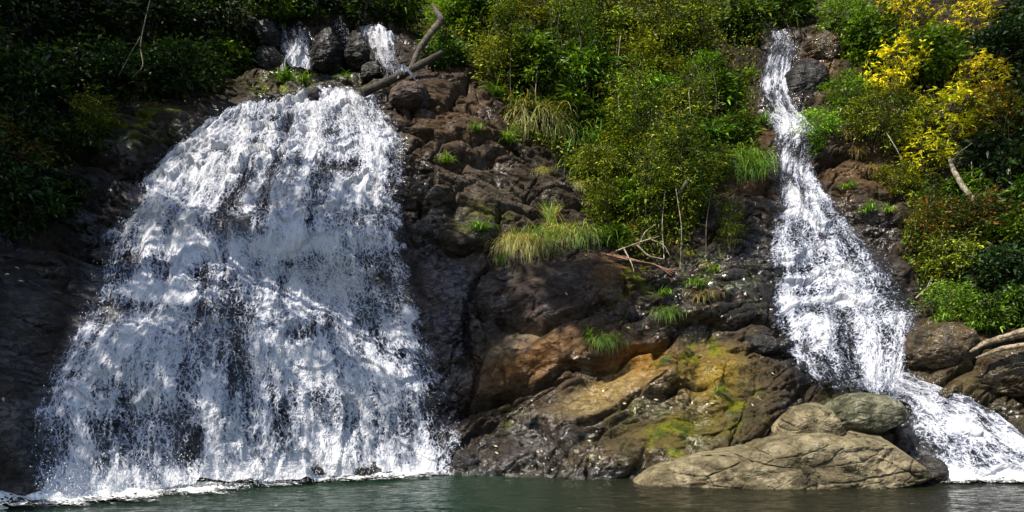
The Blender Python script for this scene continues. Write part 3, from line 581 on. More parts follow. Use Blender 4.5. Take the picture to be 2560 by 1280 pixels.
# ------------------------------------------------------------------ boulders
def boulder(label, outline, Y, thick, m, seed, box=.7, amp=.06, group=None, tiltx=0.0, res=(260, 120), name='boulder'):
    o = np.array(outline, float); c = o.mean(0)
    if Y > 16: Y = raycast(c[0], c[1], DB)[0][1]+thick*.1
    wpt = pix2w(o[:, 0], o[:, 1], np.full(len(o), float(Y))); wc = pix2w(c[:1], c[1:], np.array([float(Y)]))[0]
    px, pz = wpt[:, 0]-wc[0], wpt[:, 2]-wc[2]
    na, nl = res
    ph = np.linspace(0, 2*np.pi, na, endpoint=False); Rr = np.zeros(na)
    for i, a in enumerate(ph):
        ca, sa = math.cos(a), math.sin(a); best = 0
        for j in range(len(px)):
            x1, z1 = px[j], pz[j]; x2, z2 = px[(j+1) % len(px)], pz[(j+1) % len(px)]
            den = ca*(z2-z1)-sa*(x2-x1)
            if abs(den) < 1e-9: continue
            tt = (x1*(z2-z1)-z1*(x2-x1))/den; ss = (x1*sa-z1*ca)/den
            if tt > 0 and -1e-6 <= ss <= 1+1e-6: best = max(best, tt)
        Rr[i] = best
    for _ in range(3): Rr = (np.roll(Rr, 1)+2*Rr+np.roll(Rr, -1))/4
    th = np.linspace(-np.pi/2, np.pi/2, nl)
    PH, TH = np.meshgrid(ph, th)
    rr = np.cos(TH).clip(0, 1)**box; yy = np.sign(np.sin(TH))*np.abs(np.sin(TH))**.85*thick
    X = np.cos(PH)*Rr[None]*rr; Z = np.sin(PH)*Rr[None]*rr
    yy = yy+tiltx*Z*1.0
    n = np.stack([np.cos(PH)*np.cos(TH), np.sin(TH)+0*PH, np.sin(PH)*np.cos(TH)], -1)
    S = max(.35, float(np.sqrt(np.ptp(px)*np.ptp(pz))))
    a1 = (X+.12*yy)/S*2; b1 = (Z-.22*yy)/S*2
    w1 = .3*fbm(a1, b1, seed+5, 3)
    w1 = w1*.25; a1, b1 = rot(R(14), a1, b1)
    V = np.stack([X, yy, Z], -1)
    gq = np.random.default_rng(seed+900); fl_ = V.reshape(-1, 3); ext = np.abs(fl_).max(0); fl_ = fl_/ext
    for q in range(34):                                    # split faces: shave the body with random planes
        nv = gq.normal(0, 1, 3)*np.array([.8, 1.2, 1]); nv[1] = -abs(nv[1])*.8; nv /= np.linalg.norm(nv)
        pr = fl_@nv; lim = np.quantile(pr, gq.uniform(.955, .998)); over = np.clip(pr-lim, 0, None)
        fl_ = fl_-over[:, None]*nv*.93
    V = (fl_*ext).reshape(V.shape)*np.array([1.04, 1, 1.04])
    crk = lambda c, w_: np.exp(-(c/w_)**2)
    c1 = facets(a1*.9+w1, b1*2.4+w1, seed)[1]; c2 = facets(a1*2.2+w1, b1*5+w1, seed+9)[1]
    d = amp*S*(.5*blocks(a1*1.3+w1+seed, b1*3.1+w1, seed+3, .8, .26, 2.0, .5, .0)+.35*blocks(a1*4+w1, b1*9, seed+19, .9, .3, 1.6, .5, .06)+.10*fbm(a1*9, b1*12, seed+31, 3)-.45*crk(c1, .03)-.22*crk(c2, .04))
    d *= np.sqrt(np.cos(TH).clip(0, 1))*.6+.4
    V = V+n*d[..., None]
    V = V.reshape(-1, 3); i = np.arange(nl*na).reshape(nl, na); j = np.roll(i, -1, 1)
    Fq = np.stack([i[:-1], i[1:], j[1:], j[:-1]], -1).reshape(-1, 4)
    ob = link(name, mesh_np(name, V, Fq), m, None, False); ob.location = wc
    tag(ob, label, 'boulder', group); return ob
boulder('long pale tan boulder lying half in the pool at lower right', [(1604,1205),(1640,1175),(1700,1150),(1760,1135),(1890,1113),(1915,1103),(2060,1085),(2110,1104),(2190,1068),(2245,1056),(2280,1092),(2305,1150),(2300,1205),(2180,1235),(2000,1255),(1870,1262),(1760,1260),(1640,1240)], 14.3, 1.0, BOULDER, 3, .30, .06, res=(700, 260))
boulder('angular tan rock block resting behind the long pale boulder', [(1930,1112),(1945,1060),(1985,1022),(2050,1008),(2080,1045),(2110,1108),(2020,1125)], 15.0, .55, BOULDER, 13, .36, .07)
boulder('rounded grey boulder capped with green moss beside the cascade', [(2065,1030),(2085,1002),(2130,984),(2200,990),(2245,1012),(2258,1045),(2225,1075),(2150,1085),(2085,1075)], 15.3, .6, rock_material('mossy_stone', False, (.17,.16,.11), (.05,.052,.03), .35, 1.2), 23, .4, .06)
boulder('small dark wet stone at the foot of the right cascade', [(2300,1160),(2320,1142),(2350,1150),(2365,1185),(2350,1215),(2305,1215)], 14.3, .3, BOULDER_DARK, 33)
boulder('purple grey wedge of rock jutting left of the narrow fall', [(1848,850),(1880,836),(1925,842),(1950,868),(1925,890),(1885,890)], 17.0, .4, BOULDER_DARK, 43, .5, .09)
boulder('big rounded brown boulder right of the foot of the narrow fall', [(2262,885),(2285,835),(2345,808),(2410,815),(2445,850),(2420,905),(2340,935),(2275,930)], 17.0, .7, BOULDER_OCHRE, 53, .6, .05)
boulder('dark block of rock hugging the right side of the upper narrow fall', [(1962,255),(1960,200),(1985,160),(2030,150),(2065,180),(2062,235),(2020,268),(1982,270)], 25.2, .7, BOULDER_DARK, 63, .5, .08)
boulder('ochre brown block above the dark rock at the narrow fall', [(2018,165),(2010,110),(2045,88),(2085,100),(2092,160),(2060,190)], 26.3, .7, BOULDER_OCHRE, 73, .45, .09)
boulder('black stone splitting the water at the crest of the broad fall', [(764,262),(776,234),(802,220),(810,240),(808,266)], 19.9, .4, BOULDER_DARK, 83)
boulder('black rock between the forked upper fall and the thin veil', [(784,165),(790,110),(800,78),(838,72),(850,110),(868,145),(850,190),(790,192)], 23.2, .7, BOULDER_DARK, 93, .5, .09)
boulder('black rock between the thin veil and the slanting upper fall', [(866,150),(872,90),(900,78),(915,110),(945,150),(958,175),(930,185),(880,185)], 23.2, .7, BOULDER_DARK, 103, .5, .09)
boulder('squat dark block at the foot of the slanting upper fall', [(905,200),(908,170),(935,160),(962,170),(970,196),(940,206)], 22.2, .4, BOULDER_DARK, 113, .45, .07)
boulder('grey fractured rock left of the forked upper fall', [(640,180),(640,140),(665,122),(700,130),(712,165),(700,195),(660,195)], 23.3, .6, BOULDER_DARK, 123, .45, .09)
boulder('dark stepped rock above the fractured grey rock at the forked fall', [(625,120),(640,60),(680,45),(702,90),(705,130),(660,135)], 24.2, .7, BOULDER_DARK, 133, .45, .1)
boulder('low dark stone at the pool edge right of the broad fall', [(1128,1165),(1135,1130),(1170,1120),(1200,1140),(1205,1180),(1160,1192)], 16.0, .4, BOULDER_DARK, 143, .6, .06)
boulder('reddish brown boulder beside the crest of the broad fall', [(968,285),(975,240),(1010,218),(1060,210),(1080,240),(1060,275),(1010,292)], 20.6, .7, rock_material('reddish_stone', False, (.10,.065,.05), (.04,.03,.028), .35, 1.2), 153, .6, .06)
boulder('layered brown boulder at the right edge below the bleached log', [(2420,985),(2425,925),(2470,880),(2560,860),(2660,890),(2670,970),(2560,1000)], 16.2, .7, BOULDER_OCHRE, 163, .5, .08)

# ------------------------------------------------------------------ plant building
def leaf_material(name, tl=.27, rough=.45):
    m, t, o = mat(name); b = NB(t)
    at = b.n('ShaderNodeAttribute', attribute_name='Col').outputs['Color']
    rd = b.n('ShaderNodeObjectInfo').outputs['Random']
    col = b.n('ShaderNodeHueSaturation', {'Hue': b.ramp(rd, 0, 1, .485, .512, False), 'Saturation': 1.0, 'Value': b.ramp(b.m('FRACT', b.m('MULTIPLY', rd, 7.3)), 0, 1, .75, 1.25, False), 'Color': at}).outputs[0]
    p = b.n('ShaderNodeBsdfPrincipled', {'Base Color': col, 'Roughness': rough, 'Specular IOR Level': .3})
    tc = b.mixc(1.0, col, (1.25, 1.15, .5), 'MULTIPLY')
    tr = b.n('ShaderNodeBsdfTranslucent', {'Color': tc}).outputs[0]
    t.links.new(b.n('ShaderNodeMixShader', {0: tl, 1: p.outputs[0], 2: tr}).outputs[0], o.inputs[0]); return m
LEAF = leaf_material('foliage'); GRASS = leaf_material('grass_blades', .3, .5)
def bark_material(name, c1, c2, sc=1.0):
    m, t, o = mat(name); b = NB(t); pos = b.n('ShaderNodeTexCoord').outputs['Object']
    a = b.n('ShaderNodeTexNoise', {'Vector': pos, 'Scale': 6*sc, 'Detail': 6, 'Roughness': .7, 'Distortion': .6}).outputs[0]
    g = b.n('ShaderNodeTexNoise', {'Vector': pos, 'Scale': 30*sc, 'Detail': 4}).outputs[0]
    col = b.mixc(b.ramp(b.m('ADD', a, b.m('MULTIPLY', b.m('SUBTRACT', g, .5), .5)), .4, .62), c1, c2)
    bp = b.n('ShaderNodeBump', {'Strength': .9, 'Distance': 1.0, 'Height': b.m('ADD', b.m('MULTIPLY', a, .04), b.m('MULTIPLY', g, .015))}).outputs[0]
    p = b.n('ShaderNodeBsdfPrincipled', {'Base Color': col, 'Roughness': .8, 'Normal': bp}); t.links.new(p.outputs[0], o.inputs[0]); return m
BARK = bark_material('bark', (.022,.017,.012), (.10,.075,.05)); BARK_PALE = bark_material('pale_bark', (.09,.07,.045), (.34,.30,.22))
BARK_MOSS = bark_material('mossy_bark', (.014,.010,.007), (.05,.04,.018)); DRIFT = bark_material('bleached_wood', (.09,.065,.038), (.33,.26,.17))
class Tubes:
    def __init__(s): s.V = []; s.F = []; s.n = 0
    def add(s, pts, rad, k=6):
        p = np.array(pts, float); n = len(p); r = np.interp(np.linspace(0, 1, n), np.linspace(0, 1, len(rad)), rad)
        tg = np.gradient(p, axis=0); tg /= np.linalg.norm(tg, axis=1, keepdims=True)+1e-9
        up = np.array([.13, .97, .21]); a = np.cross(tg, up); a /= np.linalg.norm(a, axis=1, keepdims=True)+1e-9; b_ = np.cross(tg, a)
        an = np.linspace(0, 2*np.pi, k, endpoint=False)
        ring = p[:, None]+r[:, None, None]*(np.cos(an)[None, :, None]*a[:, None]+np.sin(an)[None, :, None]*b_[:, None])
        i = np.arange(n*k).reshape(n, k)+s.n; j = np.roll(i, -1, 1)
        s.V.append(ring.reshape(-1, 3)); s.F.append(np.stack([i[:-1], j[:-1], j[1:], i[1:]], -1).reshape(-1, 4)); s.n += n*k
        # closed ends
        for row in (i[0], i[-1]):
            if k == 6: s.F.append(np.array([[row[0], row[1], row[2], row[3]], [row[0], row[3], row[4], row[5]]]))
    def mesh(s, name): return mesh_np(name, np.concatenate(s.V), np.concatenate(s.F))
def bend(p0, p1, n=7, wob=.08, g=None):
    g = g or rng; p0 = np.array(p0, float); p1 = np.array(p1, float); q = np.linspace(0, 1, n)[:, None]
    L = np.linalg.norm(p1-p0); a = g.normal(0, wob*L, 3); b_ = g.normal(0, wob*L*.5, 3)
    return p0+(p1-p0)*q+a*np.sin(q*np.pi)+b_*np.sin(q*2*np.pi)
def unit(a): return a/(np.linalg.norm(a, axis=-1, keepdims=True)+1e-9)
def leaves(pos, dr, up, ln, wd, col, droop=.25):
    """two-triangle folded leaves"""
    n = len(pos); dr = unit(dr); side = unit(np.cross(dr, up)); nn = np.cross(side, dr)
    ln = np.broadcast_to(ln, n)[:, None]; wd = np.broadcast_to(wd, n)[:, None]
    mid = pos+dr*ln*.45
    V = np.stack([pos, mid-side*wd*.5+nn*wd*.15, pos+dr*ln-np.array([0, 0, 1])*ln*droop, mid+side*wd*.5+nn*wd*.15], 1).reshape(-1, 3)
    i = np.arange(n)*4
    Fq = np.concatenate([np.stack([i, i+1, i+2], -1), np.stack([i, i+2, i+3], -1)])
    return V, Fq, np.repeat(col, 4, 0)
def pick_cols(g, n, pal, var=.28):
    pal = np.array(pal, float); c = pal[g.integers(0, len(pal), n)]*1.4
    return np.clip(c*(1+g.normal(0, var, (n, 1)))*(1+g.normal(0, .08, (n, 3))), .004, .9)
def crown_mesh(name, seed, centre, rad, nclump, per, crad, ln, wd, pal, tip=None, droop=.25, flat=.55, whorl=False, stems=None, base=(0, 0, 0), shape=None):
    g = np.random.default_rng(seed); cs = []
    while len(cs) < nclump:
        p = g.normal(0, 1, 3); p /= np.linalg.norm(p); p *= g.uniform(.25, 1)**.6
        if shape is not None and not shape(p, g): continue
        lump = 1+.28*noise(np.array([p[0]*1.7+seed]), np.array([p[2]*1.7+p[1]]), seed)[0]
        cs.append(p*np.array(rad)*lump+np.array(centre))
    cs = np.array(cs); VV = []; FF = []; CC = []; k0 = 0
    for c in cs:
        n = int(per*g.uniform(.6, 1.4)); r = crad*g.uniform(.6, 1.4)
        out = unit(c-np.array(centre)+np.array([0, 0, .35*rad[2]])+g.normal(0, .1, 3))
        if whorl:       # rosettes of long leaves around twig tips
            k = max(1, n//9); tips = c+g.normal(0, r*.6, (k, 3))
            pos = np.repeat(tips, 9, 0); n = len(pos)
            ax = unit(out+g.normal(0, .4, (k, 3))); ax = np.repeat(ax, 9, 0)
            dr = unit(g.normal(0, 1, (n, 3))+ax*.9)
        else:
            pos = c+g.normal(0, 1, (n, 3))*r*np.array([.62, .62, flat*.6]); dr = unit(unit(pos-c)*.8+out*.6+g.normal(0, .55, (n, 3)))
        dr[:, 2] *= .6
        up = unit(np.array([0, -.25, 1.])+g.normal(0, .45, (n, 3)))
        col = pick_cols(g, n, pal)*g.choice([.45,.7,.9,1.1,1.4])
        if tip is not None:
            tf = g.random()
            if tf < tip[1] and c[2] > centre[2]-rad[2]*tip[2]: col = np.where(g.random((n, 1)) < .8, pick_cols(g, n, tip[0], .2), col)
        V, Fq, Cc = leaves(pos, dr, up, ln*np.exp(g.normal(-.1, .38, n)), wd*g.uniform(.7, 1.2, n), col, droop)
        VV.append(V); FF.append(Fq+k0); CC.append(Cc); k0 += len(V)
    me = mesh_np(name, np.concatenate(VV), np.concatenate(FF), np.concatenate(CC)); me.materials.append(LEAF)
    return me, cs
def stem_mesh(cs, seed, base_pts, r0, fork, nb):
    g = np.random.default_rng(seed); T = Tubes(); cs = np.array(cs)
    zc = cs.mean(0)
    for bp, tp in base_pts:
        line = bend(bp, tp, 9, .05, g); T.add(line, [r0, r0*.75, r0*.45])
        order = cs[np.argsort(np.linalg.norm(cs[:, :2]-np.array(tp)[:2], axis=1))][:nb]
        for c in order:
            s = line[min(8, max(2, int(8*np.clip((c[2]-bp[2])/(tp[2]-bp[2]+1e-6)*fork, .15, 1))))]
            T.add(bend(s, c, 6, .1, g), [r0*.38, r0*.12], 4)
    return T.mesh('stems')
GR = [(.032,.075,.006),(.06,.12,.008),(.02,.045,.005),(.10,.165,.014)]
YG = [(.085,.115,.006),(.15,.19,.010),(.04,.06,.006),(.03,.04,.006),(.17,.19,.02)]
DK = [(.010,.026,.006),(.015,.035,.008),(.008,.018,.004),(.022,.048,.012)]  # deep green leaves, lowered further to put the left bank's shade into their colour
LM = [(.11,.22,.015),(.14,.26,.02),(.08,.16,.015)]
YE = [(.54,.52,.012),(.60,.50,.012),(.46,.46,.02),(.62,.56,.03)]
OR = [(.22,.09,.015),(.16,.10,.02),(.10,.10,.02),(.06,.09,.02)]
PROTO = {}
def proto(kind, seed, **kw):
    sp = kw.pop('stems', None); name = kw.pop('crown_name', 'crown')
    me, cs = crown_mesh(name, seed, **kw)
    sm = None
    if sp:
        sm = stem_mesh(cs, seed+1, sp[0], sp[1], sp[2], sp[3]); sm.materials.append(sp[4])
    PROTO.setdefault(kind, []).append((me, sm))
def many(base_n, top, spread, h, seed, z0=0.0):
    g = np.random.default_rng(seed)
    return [((g.normal(0, base_n), g.normal(0, base_n*.6), z0), (g.normal(0, spread), g.normal(0, spread*.6), h*g.uniform(.75, 1.1))) for _ in range(top)]
for k in range(3):
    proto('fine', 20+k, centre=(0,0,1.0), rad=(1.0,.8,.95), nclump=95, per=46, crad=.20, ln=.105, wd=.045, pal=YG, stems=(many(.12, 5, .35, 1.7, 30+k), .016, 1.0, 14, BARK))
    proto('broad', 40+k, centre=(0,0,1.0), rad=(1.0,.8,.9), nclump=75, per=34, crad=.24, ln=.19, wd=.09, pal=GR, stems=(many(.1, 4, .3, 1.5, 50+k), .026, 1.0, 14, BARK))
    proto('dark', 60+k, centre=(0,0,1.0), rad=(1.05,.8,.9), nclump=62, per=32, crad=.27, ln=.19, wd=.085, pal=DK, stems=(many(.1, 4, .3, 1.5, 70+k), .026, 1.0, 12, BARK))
for k in range(2):
    proto('lime', 80+k, centre=(0,0,.9), rad=(1.0,.8,.8), nclump=70, per=34, crad=.2, ln=.12, wd=.055, pal=LM, stems=(many(.1, 4, .3, 1.4, 90+k), .02, 1.0, 12, BARK))
    proto('mixed', 100+k, centre=(0,0,1.0), rad=(1.0,.8,.95), nclump=80, per=36, crad=.22, ln=.13, wd=.05, pal=OR+GR[:2], stems=(many(.1, 4, .3, 1.5, 110+k), .024, 1.0, 12, BARK))
    proto('yellow', 120+k, centre=(0,0,1.1), rad=(1.1,.8,1.1), nclump=95, per=42, crad=.20, ln=.125, wd=.034, pal=[(.10,.12,.015),(.16,.17,.02),(.07,.09,.012)], tip=(YE, .78, .6), whorl=True, stems=(many(.06, 3, .3, 1.7, 130+k), .03, 1.0, 16, BARK))
    proto('sapling', 140+k, centre=(0,0,3.0), rad=(.85,.7,1.3), nclump=52, per=36, crad=.22, ln=.13, wd=.055, pal=GR+YG[:2], stems=(many(.18, 5, .42, 3.9, 150+k), .02, 1.0, 12, BARK))
    proto('thicket', 160+k, centre=(0,0,2.0), rad=(1.1,.8,1.9), nclump=130, per=32, crad=.24, ln=.11, wd=.048, pal=YG+GR, stems=(many(.45, 9, .5, 3.2, 170+k), .012, 1.0, 9, BARK))
def blade_mesh(name, seed, n, ln, wd, pal, mode, rad=.12, seg=6):
    """strap leaves: mode 'fern' arches out all round, 'hang' falls over the rock, 'up' stands"""
    g = np.random.default_rng(seed); VV = []; CC = []
    base = g.normal(0, 1, (n, 3))*np.array([rad, rad*.5, rad*.25]); az = g.uniform(0, 2*np.pi, n)
    L = ln*g.uniform(.25, 1.2, n)**1.2; W = wd*g.uniform(.7, 1.2, n)
    e0 = {'fern': g.uniform(.5, 1.3, n), 'hang': g.uniform(-.2, .9, n), 'up': g.uniform(.9, 1.45, n)}[mode]
    curl = {'fern': g.uniform(1.2, 2.4, n), 'hang': g.uniform(1.2, 2.2, n), 'up': g.uniform(.2, 1.2, n)}[mode]
    if mode == 'hang': az = g.normal(-np.pi/2+.25, .85, n)
    p = base.copy(); col = pick_cols(g, n, pal); rows = []
    for i in range(seg+1):
        s = i/seg; el = e0-curl*s; d = np.stack([np.cos(az)*np.cos(el), np.sin(az)*np.cos(el), np.sin(el)], -1)
        sd = np.stack([-np.sin(az), np.cos(az), 0*az], -1); w_ = (W*(1-s**2.2)*min(1, .45+s*2.5)+.001)[:, None]*.5
        rows.append(np.stack([p-sd*w_, p+sd*w_], 1)); p = p+d*(L/seg)[:, None]
    V = np.stack(rows, 1)                                  # n, seg+1, 2, 3
    i = np.arange(n*(seg+1)*2).reshape(n, seg+1, 2)
    Fq = np.stack([i[:, :-1, 0], i[:, :-1, 1], i[:, 1:, 1], i[:, 1:, 0]], -1).reshape(-1, 4)
    me = mesh_np(name, V.reshape(-1, 3), Fq, np.repeat(col, (seg+1)*2, 0)); me.materials.append(GRASS); return me
DRY = [(.16,.13,.05),(.12,.17,.03),(.46,.42,.16),(.36,.37,.12),(.26,.32,.06),(.50,.44,.22)]; FG = [(.10,.20,.02),(.15,.25,.03),(.07,.13,.015)]; DG = [(.04,.09,.02),(.06,.12,.03)]
BL = {'fern': [blade_mesh('blades', 200+k, 130, .55, .03, FG, 'fern') for k in range(2)],
      'darkfern': [blade_mesh('blades', 210+k, 120, .65, .035, DG, 'fern') for k in range(2)],
      'dry': [blade_mesh('blades', 220+k, 800, .95, .010, DRY, 'hang', .28) for k in range(2)],
      'green': [blade_mesh('blades', 230+k, 600, .80, .013, FG+DG, 'hang', .30) for k in range(2)],
      'up': [blade_mesh('blades', 240+k, 260, .75, .014, DRY[3:5]+FG[:1], 'up', .12) for k in range(2)],
      'brown': [blade_mesh('blades', 250, 200, .5, .014, [(.16,.11,.05),(.20,.15,.06),(.10,.10,.03)], 'hang', .14)]}
cnt = 0
def place(kind, u, v, size, label, cat=None, group=None, z=None, lean=0.0):
    """size: crown width in photo pixels; (u, v): centre of the crown in the photo, planted on the slope below it"""
    global cnt; cnt += 1
    tuft = kind in BL
    vb = v if tuft else v+size*{'sapling': .95, 'thicket': .75}.get(kind, .34)
    if kind in BL: vb = v-(size*.15 if kind in ('dry', 'green', 'brown') else -size*.12)
    Pb = raycast(u, min(vb, 1260), DB)[0]
    half = {'dry': .75, 'green': .65, 'fern': .5, 'darkfern': .55, 'up': .42, 'brown': .42}.get(kind, 1.12)
    s = size/F_PX*Pb[1]/2/half
    if tuft: Pb = Pb+normal_at(Pb)*.12
    if not tuft:
        Pb = Pb-np.array([0, 0, .12*s])
    me, sm = (BL[kind][cnt % len(BL[kind])], None) if tuft else PROTO[kind][cnt % len(PROTO[kind])]
    names = {'fine': 'shrub', 'broad': 'shrub', 'dark': 'shrub', 'lime': 'shrub', 'mixed': 'shrub', 'yellow': 'shrub', 'sapling': 'sapling', 'thicket': 'thicket', 'fern': 'fern', 'darkfern': 'fern'}
    nm = names.get(kind, 'grass_tuft')
    if tuft:
        r = bpy.data.objects.new(nm, me); scn.collection.objects.link(r)
    else:
        r = bpy.data.objects.new(nm, None); scn.collection.objects.link(r); r.empty_display_size = .1
        c = bpy.data.objects.new('crown', me); scn.collection.objects.link(c); c.parent = r
        if sm: c = bpy.data.objects.new('stems', sm); scn.collection.objects.link(c); c.parent = r
    r.location = Pb; r.scale = (s*rnd.uniform(.92, 1.08), s*rnd.uniform(.85, 1.05), s*rnd.uniform(.92, 1.08))
    zr = rnd.uniform(-.5, .5) if kind in ('dry', 'green', 'brown') else rnd.uniform(0, 6.28)
    r.rotation_euler = (rnd.uniform(-.05, .12), lean+rnd.uniform(-.08, .08), zr)
    tag(r, label, cat or {'shrub': 'shrub', 'sapling': 'tree', 'thicket': 'shrub', 'fern': 'fern', 'grass_tuft': 'grass'}[nm], group or {'shrub': 'leafy shrubs on the slopes', 'sapling': 'slender young trees', 'thicket': 'thickets of thin stems', 'fern': 'strap leaved ferns on the rock', 'grass_tuft': 'grass tufts on the ledges'}[nm])
    return r
